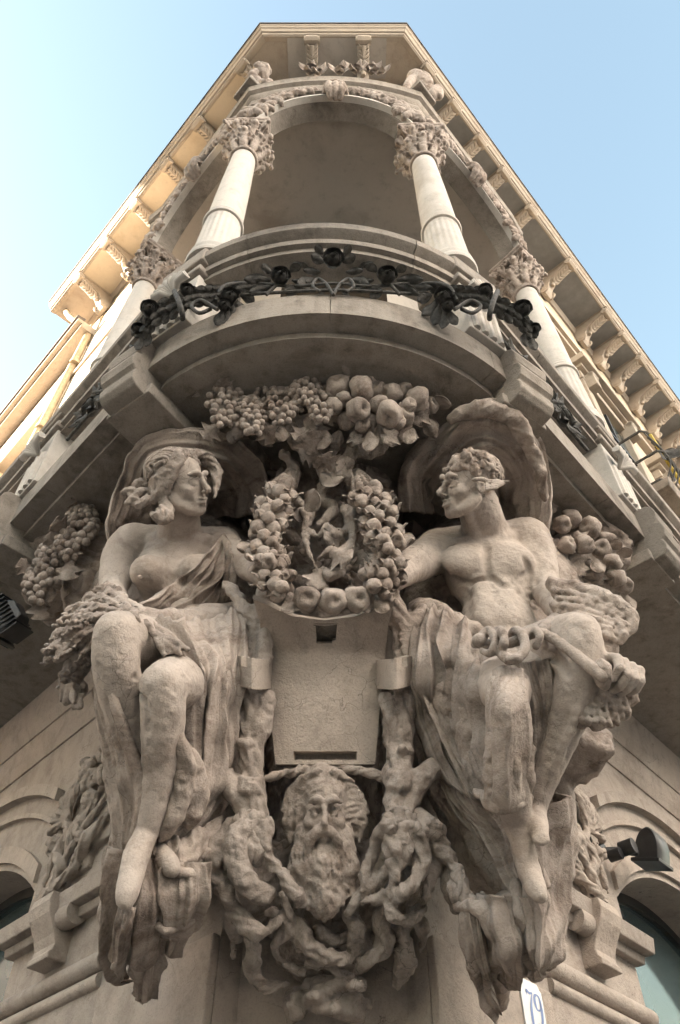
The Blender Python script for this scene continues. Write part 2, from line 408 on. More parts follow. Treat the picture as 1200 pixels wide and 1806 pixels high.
        for i, p in enumerate(cor):
            for q in cor[i+1:]:
                if sum(abs(x-y) for x, y in zip(p, q)) != 1: continue
                v0 = f[tuple((act+p).T)]; v1 = f[tuple((act+q).T)]; x = (v0 < 0) != (v1 < 0)
                t = np.where(x, v0/np.where(x, v0-v1, 1), 0); e = np.array(p, np.float32)+t[:, None]*(np.array(q, np.float32)-np.array(p, np.float32))
                acc += e*x[:, None]; num += x
        verts = s.lo+(act+acc/num[:, None])*s.h; faces = []
        for ax in range(3):
            u, w = [(1,2),(2,0),(0,1)][ax]
            a = [slice(None)]*3; b = [slice(None)]*3; a[ax] = slice(None, -1); b[ax] = slice(1, None)
            A = ins[tuple(a)]; Bq = ins[tuple(b)]
            for sgn in (0, 1):
                e = np.argwhere((A & ~Bq) if sgn == 0 else (~A & Bq))
                e = e[(e[:, u] > 0) & (e[:, w] > 0) & (e[:, u] < s.n[u]-1) & (e[:, w] < s.n[w]-1)]
                q = []
                for du, dw in ((-1,-1),(0,-1),(0,0),(-1,0)):
                    t = e.copy(); t[:, u] += du; t[:, w] += dw; q.append(ids[tuple(t.T)])
                q = np.stack(q, 1)
                faces.append(q if sgn == 0 else q[:, ::-1])
        fc = np.vstack(faces); fc = fc[(fc >= 0).all(1)]
        if cull:                                       # the side that faces into the masonry is never seen
            a, b, c = verts[fc[:,0]], verts[fc[:,1]], verts[fc[:,2]]; nn = np.cross(b-a, c-a); nn /= np.linalg.norm(nn, axis=1)[:, None]+1e-12
            fc = fc[~((nn[:,1] > .72) & (a[:,1] > cull))]; used = np.zeros(len(verts), bool); used[fc.ravel()] = True
            mp = np.cumsum(used)-1; verts = verts[used]; fc = mp[fc]
        return mesh_from(verts, np.ascontiguousarray(fc), name, True)
def rot_axes(fx, upx):          # rows: right, forward, up
    f = np.array(fx, float); f /= np.linalg.norm(f); u = np.array(upx, float); u -= f*(u@f); u /= np.linalg.norm(u)
    r = np.cross(f, u); return np.array([r, f, u])
# ================================================================== setting
g = MB(); g.quad((-400,-400,0),(400,-400,0),(400,400,0),(-400,400,0)); tag(g.build('ground', M['asphalt']), kind='structure')
pv = MB()
pv.sweep([on(-1,-1.2,30), on(-1,-1.2,.6), on(1,-1.2,.6), on(1,-1.2,30)], [(0,.004),(0,.13),(-6,.13),(-6,.004)])
tag(pv.build('pavement', M['paving']), kind='structure')

# ================================================================== the corner building
B = thing('corner_building', 'warm stone corner building with cut corner, corner loggia and deep bracketed eaves', 'building')
# lower walls with a big segmental arched opening on each side
A0, A1, SPR, RAD = .74, 2.76, 3.44, 1.6
AC = (A0+A1)/2
def arch_z(a, base=SPR, half=(A1-A0)/2, R=RAD):
    return base+math.sqrt(max(0, R*R-(a-AC)**2))-math.sqrt(R*R-half*half)
for s in (-1, 1):
    am = (.37-1.07)*HY[s]
    w = MB()
    def q4(a0, a1, z00, z01, z10, z11, o=0):
        w.quad(F(s,a0,o,z00), F(s,a1,o,z10), F(s,a1,o,z11), F(s,a0,o,z01))
    q4(am, A0, 0, 4.97, 0, 4.97); q4(A1, 14, 0, 4.97, 0, 4.97)
    aa = np.linspace(A0, A1, 25)
    for i in range(24): q4(aa[i], aa[i+1], arch_z(aa[i]), 4.97, arch_z(aa[i+1]), 4.97)
    rim = [(A0, 0.)]+[(a, arch_z(a)) for a in aa]+[(A1, 0.)]
    for (a, z), (b, y) in zip(rim[:-1], rim[1:]): w.quad(F(s,a,0,z), F(s,b,0,y), F(s,b,-.38,y), F(s,a,-.38,z))
    wo_ = w.build('wall', M['wall'], B)
    # joints and trim
    t = MB()
    for (z0, z1, o0, o1) in ((4.45,4.53,.0,.03),(4.53,4.64,.03,.05),(4.64,4.72,.06,.10),(4.72,4.96,.10,.14)):
        t.hexa([F(s,am,-.02,z0),F(s,8,-.02,z0),F(s,8,o0+.012,z0),F(s,am,o0+.012,z0),F(s,am,-.02,z1),F(s,8,-.02,z1),F(s,8,o1+.012,z1),F(s,am,o1+.012,z1)])
    t.build('wall_cornice', M['wall'], B)
    # hood mould over the arch: two nested raised bands
    for r_add, wd, pr in ((.50,.075,.05),(.36,.03,.03),(.04,.10,.025)):
        h = MB(); rows = []
        for a in np.linspace(A0-(.02 if r_add > .3 else .0), A1+.02, 31):
            z = arch_z(a)+r_add if r_add < .3 else arch_z(a, SPR+r_add, 1.03, 1.95)
            rows.append([F(s,a,-.01,z), F(s,a,pr,z), F(s,a,pr,z+wd), F(s,a,-.01,z+wd)])
        h.rows(rows, True, True).build('arch_moulding', M['wall'], B)
    # impost course with its drip, ending at the jamb
    c = MB()
    c.hexa([F(s,-.26,-.01,3.10),F(s,A0+.03,-.01,3.10),F(s,A0+.03,.045,3.10),F(s,-.26,.045,3.10),F(s,-.26,-.01,3.14),F(s,A0+.03,-.01,3.14),F(s,A0+.03,.055,3.14),F(s,-.26,.055,3.14)])
    c.hexa([F(s,-.26,-.01,3.141),F(s,A0+.06,-.01,3.141),F(s,A0+.06,.10,3.145),F(s,-.26,.10,3.145),F(s,-.26,-.01,3.23),F(s,A0+.06,-.01,3.23),F(s,A0+.06,.115,3.22),F(s,-.26,.115,3.22)])
    c.build('impost_course', M['wall'], B, bevel=.006)
    # two fat round mouldings
    for z, r in ((2.865,.042),(2.785,.030)):
        m = MB(); m.tube([F(s,-.20,.0,z), F(s,A0+.02,.0,z)], r, 14); m.build('round_moulding', M['wall'], B, auto=40)
    # S console under the impost
    k = MB(); prof = [(.0,3.225),(.155,3.225),(.165,3.18),(.15,3.13),(.125,3.09),(.10,3.05),(.085,3.01),(.09,2.985),(.105,2.97),(.105,2.945),(.0,2.94)]
    rows = [[F(s,a,o-.01,z) for o, z in prof] for a in (.17,.36)]
    k.rows(rows, True, True).build('console', M['wall'], B, bevel=.006)
    k = MB(); k.tube([F(s,.06,.055,3.12), F(s,.168,.055,3.12)], .055, 14); k.build('console_roll', M['wall'], B, auto=40)
    # corner block, slightly proud, with a dark joint
    p = MB(); p.hexa([F(s,am+.01,-.02,0),F(s,-.25,-.02,0),F(s,-.25,.035,0),F(s,am+.0,.035,0),F(s,am+.01,-.02,2.74),F(s,-.25,-.02,2.74),F(s,-.25,.035,2.74),F(s,am+.0,.035,2.74)])
    p.build('corner_block', M['wall'], B, bevel=.008)
    # window
    W = MB(); W.poly([F(s,a,-.30,z) for a, z in [(A0-.02,0.)]+[(a,arch_z(a)-.001) for a in aa]+[(A1+.02,0.)]])
    wn_ = W.build('window', M['glass'], B)
    fr = MB(); rows = []
    for a, z in rim:
        ina = AC+(a-AC)*.945; inz = z-.06 if z > 0 else 0
        rows.append([F(s,a,-.27,z), F(s,ina,-.27,inz), F(s,ina,-.31,inz), F(s,a,-.31,z)])
    fr.rows(rows, True, False)
    fr.build('frame', M['frame'], wn_)
# recessed panel on the cut corner
xl, xr = on(-1,2.6,.37), on(1,2.6,.37)
ch = MB(); yl = 3.10
ch.quad((-.30,yl,0),(.30,yl,0),(.30,yl,3.2),(-.30,yl,3.2))
ch.quad((xl[0],xl[1],0),(-.30,yl,0),(-.30,yl,3.2),(xl[0],xl[1],3.2)); ch.quad((.30,yl,0),(xr[0],xr[1],0),(xr[0],xr[1],3.2),(.30,yl,3.2))
ch.quad((xl[0],xl[1],3.19),(xr[0],xr[1],3.19),(xr[0],xr[1],5),(xl[0],xl[1],5)); ch.quad((xl[0],xl[1],3.19),(xr[0],xr[1],3.19),(.30,yl,3.2),(-.30,yl,3.2))
ch.build('corner_panel', M['wall'], B)

# ---- upper storey
UC, YC = 1.74, 2.45                                     # facade line and cut-corner plane of the upper walls
axu = {s: (YC-UC)/SL[s] for s in (-1, 1)}
for s in (-1, 1):
    LEN = 4.42 if s < 0 else 14
    u = MB(); a_in = (axu[s]-1.07)*HY[s]
    u.quad(F(s,a_in,0,10,UC), F(s,1.14,0,10,UC), F(s,1.14,0,13.2,UC), F(s,a_in,0,13.2,UC))
    u.quad(F(s,1.14,0,4.96,UC), F(s,LEN,0,4.96,UC), F(s,LEN,0,13.2,UC), F(s,1.14,0,13.2,UC))
    u.quad(F(s,1.14,0,4.96,UC), F(s,1.14,0,13.2,UC), F(s,1.14,-.9,13.2,UC), F(s,1.14,-.9,4.96,UC))
    u.quad(F(s,LEN,0,4.96,UC), F(s,LEN,0,13.2,UC), F(s,LEN,-.5,13.2,UC), F(s,LEN,-.5,4.96,UC))
    u.build('upper_wall', M['plaster'], B)
    if s < 0:
        v = MB(); v.quad(F(s,LEN-.1,-.3,0,UC), F(s,22,-.3,0,UC), F(s,22,-.3,12.5,UC), F(s,LEN-.1,-.3,12.5,UC)); v.build('upper_wall', M['plaster'], B)
    # inner wall of the loggia
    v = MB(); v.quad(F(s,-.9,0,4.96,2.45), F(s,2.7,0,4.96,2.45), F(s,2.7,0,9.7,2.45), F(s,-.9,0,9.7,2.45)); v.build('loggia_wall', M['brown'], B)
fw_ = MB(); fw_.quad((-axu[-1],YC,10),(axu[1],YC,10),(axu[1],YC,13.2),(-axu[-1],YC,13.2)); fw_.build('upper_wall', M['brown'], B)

# ---- eaves: stepped cornice, soffit, coffers, brackets
EC, YE = .72, 1.74
exl, exr = (YE-EC)/SL[-1], (YE-EC)/SL[1]
epath = [F(-1,5.18,0,0,EC)[:2], (-exl,YE), (exr,YE), F(1,14,0,0,EC)[:2]]
e = MB(); e.sweep(epath, [(0,13.28),(.0,13.335),(-.7,13.335),(-.7,13.20),(-.085,13.20),(-.08,13.185),(-.06,13.19),(-.052,13.205),(-.04,13.23),(-.02,13.245),(-.01,13.275)]); e.build('eave_fascia', M['eave'], B)
e = MB(); e.sweep(epath, [(-.085,13.14),(-.08,13.198),(-.17,13.198),(-.17,13.15),(-.11,13.13)]); e.build('eave_moulding', M['eave'], B)
e = MB(); e.sweep(epath, [(.012,13.325),(.016,13.345),(-.06,13.37),(-.06,13.337),(.0,13.337)]); e.build('gutter_edge', M['roof'], B)
e = MB(); e.sweep(epath, [(-.10,13.16),(-.10,13.19),(-1.3,13.19),(-1.3,13.16)]); e.build('eave_soffit', M['eave'], B)
e = MB(); e.sweep(epath, [(-.05,13.36),(-.05,13.38),(-6,14.5),(-6,14.4)]); e.build('roof', M['roof'], B)
# bed mould against the wall
e = MB(); e.sweep([F(-1,4.42,0,0,UC)[:2], (-axu[-1],YC), (axu[1],YC), F(1,14,0,0,UC)[:2]], [(0,13.02),(.03,13.02),(.06,13.09),(.08,13.15),(.0,13.15)]); e.build('bed_moulding', M['eave'], B)
# left: lower eave of the neighbouring stretch
lp = [F(-1,22,0,0,1.30)[:2], F(-1,4.0,0,0,1.30)[:2]]
e = MB(); e.sweep(lp, [(0,12.18),(0,12.26),(-.9,12.26),(-.9,12.18)]); e.sweep(lp, [(-.08,12.10),(-.08,12.18),(-.9,12.18),(-.9,12.10)]); e.build('lower_eave', M['eave'], B)
e = MB(); e.sweep(lp, [(.03,12.25),(.03,12.31),(-.1,12.34),(-.1,12.25)]); e.build('gutter_edge', M['roof'], B)
e = MB(); e.sweep(lp, [(-.40,11.78),(-.30,11.88),(-.30,12.10),(-.55,12.10),(-.55,11.78)]); e.build('bed_moulding', M['eave'], B)

def bracket_mesh(L=.61):
    # local: x along wall, y out from the wall, z down from the soffit (0)
    b = MB(); w = .075
    prof = [(0,-.0),(L,-.0),(L+.015,-.04),(L+.01,-.085),(L-.03,-.115),(L-.08,-.10),(L-.12,-.085),(L*.6,-.115),(L*.38,-.17),(.17,-.25),(.13,-.33),(.12,-.40),(.08,-.44),(.02,-.42),(0,-.38)]
    b.rows([[(-w,y,z) for y, z in prof],[(w,y,z) for y, z in prof]], True, True)
    for x in (-w-.012, w+.012):                                  # volutes on the cheeks
        for cy, cz, r in ((L-.045,-.06,.055),(.085,-.35,.085)):
            b.tube([(x-.012,cy,cz),(x+.012,cy,cz)], r, 12)
            b.tube([(x*1.12-.006,cy,cz),(x*1.12+.006,cy,cz)], r*.45, 8)
    b.tube([(0,L-.09,-.12),(0,L*.6,-.13),(0,L*.38,-.185),(0,.2,-.265)], [.028,.036,.04,.03], 8)   # leaf down the belly
    for t in np.linspace(.12,.9,6):
        y = .2+(L-.3)*t; z = -.26+.15*t**.5
        for sg in (-1, 1): b.tube([(0,y,z),(sg*.055,y+.03,z+.012),(sg*.075,y+.07,z+.03)], [.026,.022,.006], 6)
    b.box((0,L*.5-.0,.012),(w+.025,L*.5+.02,.014))
    return b.mesh('bracket')
brk = bracket_mesh(); brk.materials.append(M['eave']); set_auto(brk, 40)
def put_bracket(pos, outdir, up=13.14):
    o = bpy.data.objects.new('bracket', brk); COL.objects.link(o); o.parent = B
    ang = math.atan2(outdir[1], outdir[0])-math.pi/2
    o.location = (pos[0], pos[1], up); o.rotation_euler = (0, 0, ang); return o
LBR = [.07,1.02,1.76,2.53,3.31,4.08]; RBR = [.18,.76,1.35,1.93,2.63,3.72,4.82,5.37,5.95,6.58,7.2,7.8,8.4,9.0]
for s, L in ((-1, LBR), (1, RBR)):
    for a in L: put_bracket(F(s,a-(.46 if s < 0 else .60),0.01,0,UC), Nn(s))
for x in (-.30, .36): put_bracket((x,YC-.01,0), (0,-1), 13.14).scale = (1,.98,1)
# coffer panels between the brackets
def coffer(s, a0, a1):
    d = a1-a0; m = MB()
    m.hexa([F(s,a0+.10,.06,13.135,UC),F(s,a1-.10,.06,13.135,UC),F(s,a1-.10,.57,13.135,UC),F(s,a0+.10,.57,13.135,UC),F(s,a0+.10,.06,13.175,UC),F(s,a1-.10,.06,13.175,UC),F(s,a1-.10,.57,13.175,UC),F(s,a0+.10,.57,13.175,UC)])
    return m.build('coffer', M['panel'] if s > 0 else M['plaster'], B)  # paler material on the left stands in for sunlight bounced under the eave
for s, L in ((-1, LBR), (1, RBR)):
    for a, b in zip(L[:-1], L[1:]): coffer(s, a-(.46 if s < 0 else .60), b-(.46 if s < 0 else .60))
for x0, x1 in ((-.62,-.36),(-.24,.30),(.42,.66)):
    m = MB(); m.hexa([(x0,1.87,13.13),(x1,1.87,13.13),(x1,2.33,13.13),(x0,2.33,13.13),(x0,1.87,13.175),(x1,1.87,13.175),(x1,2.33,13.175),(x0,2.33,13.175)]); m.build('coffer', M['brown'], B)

# ---- balcony plan
EDGE = 1.03
def side_pts(s, c, a_list): return [F(s,a,0,0,c)[:2] for a in a_list]
bl, br = on(-1,EDGE,.87), on(1,EDGE,.87)
bow = arc3(bl, (0.0,1.66), br, 28)
def balc_path(c=EDGE, far=2.6, off=0.):
    return [F(-1,far,0,0,EDGE)[:2]]+bow+[F(1,far,0,0,EDGE)[:2]]
BAL = thing('corner_balcony', 'bowed stone corner balcony with thick slab and moulded rail on scroll brackets', 'balcony')
bp_ = balc_path()
def blocks(path, cuts, prof, name, mat, parent, gap=.0018, auto=30):
    # one moulded course laid as separate blocks with open joints
    P2 = [np.array(p[:2], float) for p in path]; L_ = np.concatenate([[0], np.cumsum([np.linalg.norm(b-a) for a, b in zip(P2[:-1], P2[1:])])])
    def at(l):
        i = min(len(P2)-2, max(0, int(np.searchsorted(L_, l)-1))); return P2[i]+(P2[i+1]-P2[i])*((l-L_[i])/(L_[i+1]-L_[i]))
    ends = [0]+[c*L_[-1] for c in cuts]+[L_[-1]]
    for a, b in zip(ends[:-1], ends[1:]):
        a2, b2 = a+gap, b-gap; pts = [at(a2)]+[q for q, l in zip(P2, L_) if a2+.01 < l < b2-.01]+[at(b2)]
        m = MB(); m.sweep(pts, prof); m.build(name, mat, parent, auto=auto)
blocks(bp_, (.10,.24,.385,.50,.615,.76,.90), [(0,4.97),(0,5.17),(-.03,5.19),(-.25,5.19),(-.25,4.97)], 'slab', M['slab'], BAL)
m = MB(); m.sweep(bp_, [(-.10,4.92),(-.10,4.969),(-.22,4.969),(-.22,4.925)]); m.build('lip', M['slab'], BAL, auto=30)
inl = [F(1,2.6,0,0,2.7)[:2], (0,2.9), F(-1,2.6,0,0,2.7)[:2]]
def fill_plan(path, z0, z1, inner):
    pts = [tuple(p[:2]) for p in path]+[tuple(p) for p in inner]; m = MB()
    m.poly([(x,y,z0) for x, y in reversed(pts)]); m.poly([(x,y,z1) for x, y in pts]); return m
def inset(path, off):
    out = []
    for i, p in enumerate(path):
        d0 = path[i]-path[i-1] if i else path[1]-path[0]; d1 = path[i+1]-path[i] if i < len(path)-1 else d0
        d0 = d0/np.linalg.norm(d0); d1 = d1/np.linalg.norm(d1); a = np.array([d0[1],-d0[0]]); b = np.array([d1[1],-d1[0]])
        q = a+b; q /= np.linalg.norm(q); q /= max(.35, q@a); out.append(p+q*off)
    return out
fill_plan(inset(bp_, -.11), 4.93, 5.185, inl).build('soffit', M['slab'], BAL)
blocks(bp_, (.15,.305,.44,.56,.695,.85), [(.0,5.70),(.0,5.745),(.028,5.75),(.030,5.80),(.018,5.805),(.018,5.825),(.06,5.85),(.07,5.86),(.072,5.925),(.055,5.945),(-.22,5.945),(-.22,5.84),(-.17,5.70)], 'rail', M['slab'], BAL, .0016, 20)
m = MB(); m.sweep(bp_, [(-.04,5.19),(-.045,5.235),(-.20,5.235),(-.20,5.19)]); m.build('plinth', M['slab'], BAL, auto=30)

def scroll_bracket(s, ax):
    # block below the slab with rolled front, at |x| = ax along the edge line
    base = on(s, EDGE, ax); n = Nn(s); u = U(s)
    if ax < 1: n = (Nn(s)+np.array([0,-.35])); n /= np.linalg.norm(n); u = np.array([-n[1], n[0]])*(1 if s*-n[1] > 0 else -1)
    def Q(a, o, z): return (base[0]+u[0]*a+n[0]*o, base[1]+u[1]*a+n[1]*o, z)
    w = .115
    prof = [(-.75,5.20),(.07,5.20),(.105,5.17),(.115,5.12),(.105,5.07),(.085,5.045),(.115,5.02),(.125,4.97),(.11,4.92),(.085,4.90),(.095,4.87),(.09,4.82),(.06,4.79),(.02,4.785),(-.75,4.80)]
    m = MB(); m.rows([[Q(-w,o,z) for o, z in prof],[Q(w,o,z) for o, z in prof]], True, True)
    p = m.build('scroll_bracket', M['slab'], BAL, bevel=.008)
    t = MB(); t.hexa([Q(-w-.03,-.7,4.78),Q(w+.03,-.7,4.78),Q(w+.03,.0,4.78),Q(-w-.03,.0,4.78),Q(-w-.03,-.7,4.86),Q(w+.03,-.7,4.86),Q(w+.03,.0,4.86),Q(-w-.03,.0,4.86)]); t.build('block', M['slab'], p, bevel=.006)
    t = MB(); t.hexa([Q(-w*.55,-.2,5.201),Q(w*.55,-.2,5.201),Q(w*.55,.055,5.201),Q(-w*.55,.055,5.201),Q(-w*.5,-.2,5.26),Q(w*.5,-.2,5.26),Q(w*.5,.02,5.26),Q(-w*.5,.02,5.26)]); t.build('cap', M['slab'], p, bevel=.01)
    return p
for s in (-1, 1):
    scroll_bracket(s, .97); scroll_bracket(s, 1.93)

# pedestals in the parapet with shells, and the columns on them
def pedestal(s, ax, fluted):
    base = on(s, EDGE+.16, ax); n = Nn(s); u = U(s)
    if ax < 1: n = (Nn(s)+np.array([0,-.35])); n /= np.linalg.norm(n); u = np.array([-n[1], n[0]])*(1 if s*-n[1] > 0 else -1)
    axs = [(u[0],u[1],0),(n[0],n[1],0),(0,0,1)]
    m = MB(); m.box((base[0],base[1],5.46),(.13,.13,.26),axs); p = m.build('pedestal', M['pale'], BAL, bevel=.006)
    m = MB(); m.box((base[0],base[1],5.755),(.155,.16,.03),axs); m.box((base[0],base[1],5.90),(.165,.17,.075),axs); m.box((base[0],base[1],6.02),(.14,.145,.043),axs); m.build('cap', M['slab'], p, bevel=.012)
    # fluted front
    f = MB()
    for i in range(4):
        x = -.085+i*.057; c = np.array([base[0],base[1]])+u*x+n*.13
        f.tube([(c[0],c[1],5.22),(c[0],c[1],5.50)], .022, 8)
    f.build('flute', M['pale'], p, auto=40)
    sh = MB(); c = np.array([base[0],base[1]])+n*.145; rows = []
    for i in range(9):                                     # scallop shell
        an = math.radians(-75+150*i/8); tip = np.array([math.sin(an)*.125, math.cos(an)*.125])
        a = np.array([c[0],c[1],5.56]); b = np.array([c[0]+u[0]*tip[0]+n[0]*.055, c[1]+u[1]*tip[0]+n[1]*.055, 5.56+tip[1]])
        mid = (a+b)/2+np.array([n[0],n[1],0])*.03
        sh.tube([a, mid, b, b+np.array([n[0],n[1],0])*.015], [.012,.021,.027,.01], 7)
    sh.build('shell', M['pale'], p, auto=60)
    return base
PED = {}
for s in (-1, 1):
    PED[s,0] = pedestal(s, .75, False); PED[s,1] = pedestal(s, 1.74, True)
# ================================================================== loggia: columns, arches, entablature
def capital_mesh():
    V = Vol((-.30,-.30,-.06),(.30,.30,.62),.0075)
    V.cone((0,0,-.05),(0,0,.45),.098,.135,.01)
    for r, z in ((.118,-.01),(.108,.03)):
        for i in range(24):
            a = 2*math.pi*i/24; b = a+2*math.pi/24
            V.cone((r*math.cos(a),r*math.sin(a),z),(r*math.cos(b),r*math.sin(b),z),.016,.016,.006)
    rr = random.Random(5)
    for row, (z0, ht, R0, R1, n, ph) in enumerate(((.06,.20,.115,.20,8,0),(.16,.24,.125,.235,8,.5))):
        for i in range(n):
            a = 2*math.pi*(i+ph)/n; e = np.array([math.cos(a),math.sin(a),0]); t = np.array([-math.sin(a),math.cos(a),0]); up = np.array([0,0,1.])
            def q(r, z, s=0): return e*r+t*s+up*z
            V.line([q(R0,z0),q(R0+.02,z0+ht*.5),q(R1-.02,z0+ht*.92),q(R1,z0+ht*.95),q(R1+.012,z0+ht*.80)],[.030,.034,.030,.026,.016],.012)
            for f in (.3,.6,.85):
                for sg in (-1,1):
                    rr_ = R0+(R1-R0)*f**2; V.line([q(rr_,z0+ht*f-.02),q(rr_+.012,z0+ht*f+.02,sg*.035),q(rr_+.035,z0+ht*f+.015,sg*.052)],[.020,.017,.010],.008)
    for i in range(4):                                   # corner volutes and flowers between
        a = math.pi/4+math.pi/2*i; e = np.array([math.cos(a),math.sin(a),0]); t = np.array([-math.sin(a),math.cos(a),0])
        c = e*.245+np.array([0,0,.44])
        for j in range(14):
            th = j*.55; r = .055-.0035*j; V.ball(c+e*math.cos(th)*r+np.array([0,0,math.sin(th)*r]),.020-.0005*j,.006)
        V.line([e*.13+np.array([0,0,.30]),e*.18+np.array([0,0,.44]),e*.25+np.array([0,0,.495])],.024,.01)
        a2 = a+math.pi/4; e2 = np.array([math.cos(a2),math.sin(a2),0]); c2 = e2*.19+np.array([0,0,.47]); t2 = np.array([-math.sin(a2),math.cos(a2),0])
        for j in range(6):
            th = j*math.pi/3; V.ball(c2+t2*math.cos(th)*.035+np.array([0,0,math.sin(th)*.035]),.022,.006)
        V.ball(c2+e2*.02,.02,.004)
    for sz, z in ((.20,.515),(.215,.545)):
        V.box((0,0,z),(sz,sz,.022),None,.012,.008)
    V.rough(((.003,22),(.003,45)),3)
    return V.mesh('capital')
CAPM = capital_mesh(); CAPM.materials.append(M['carved'])
CAPZ, BASEZ = 8.22, 6.06
COLS = {(-1,0): (-.72,1.93), (1,0): (.74,1.97), (-1,1): (-1.70,3.03), (1,1): (1.75,3.09)}
for key, lab in (((-1,0),'pale marble column in front, left of the bowed opening'),((1,0),'pale marble column in front, right of the bowed opening'),
                 ((-1,1),'pale marble column farther back, over the left end of the balcony'),((1,1),'pale marble column farther back, over the right end of the balcony')):
    x, y = COLS[key]
    T = thing('column', lab, 'column', 'marble columns of the corner loggia', (x,y,BASEZ))
    m = MB(); m.lathe([(.15,0),(.155,.02),(.155,.04),(.142,.06),(.14,.08),(.146,.10),(.146,.12),(.138,.14)],(0,0,0),32); obj('base', m.mesh(smooth=False), M['pale'], T); set_auto(T.children[0].data, 40)
    m = MB(); m.lathe([(.136,.13),(.134,.15)]+[(.134-.002*i, .16+.085*i) for i in range(7)]+[(.12,.69),(.12,.70)],(0,0,0),96,20,(.17,.67)); o = obj('fluted_drum', m.mesh(), M['pale'], T); set_auto(o.data, 35)
    m = MB(); m.lathe([(.121,.69),(.134,.695),(.138,.71),(.134,.725),(.125,.73),(.128,.74),(.131,.75),(.128,.76),(.121,.77)],(0,0,0),40); o = obj('ring', m.mesh(), M['pale'], T); set_auto(o.data, 50)
    m = MB(); m.lathe([(.121,.765)]+[(.121-.025*t**1.4, .77+(CAPZ-BASEZ-.77)*t) for t in np.linspace(0,1,9)],(0,0,0),40); o = obj('shaft', m.mesh(), M['pale'], T); set_auto(o.data, 50)
    o = obj('capital', CAPM, M['carved'], T, (0,0,CAPZ-BASEZ)); o.scale = (.88,.88,.98); o.rotation_euler = (0,0,0 if key[1] == 0 else math.radians(43))
    tag(T, kind='thing')

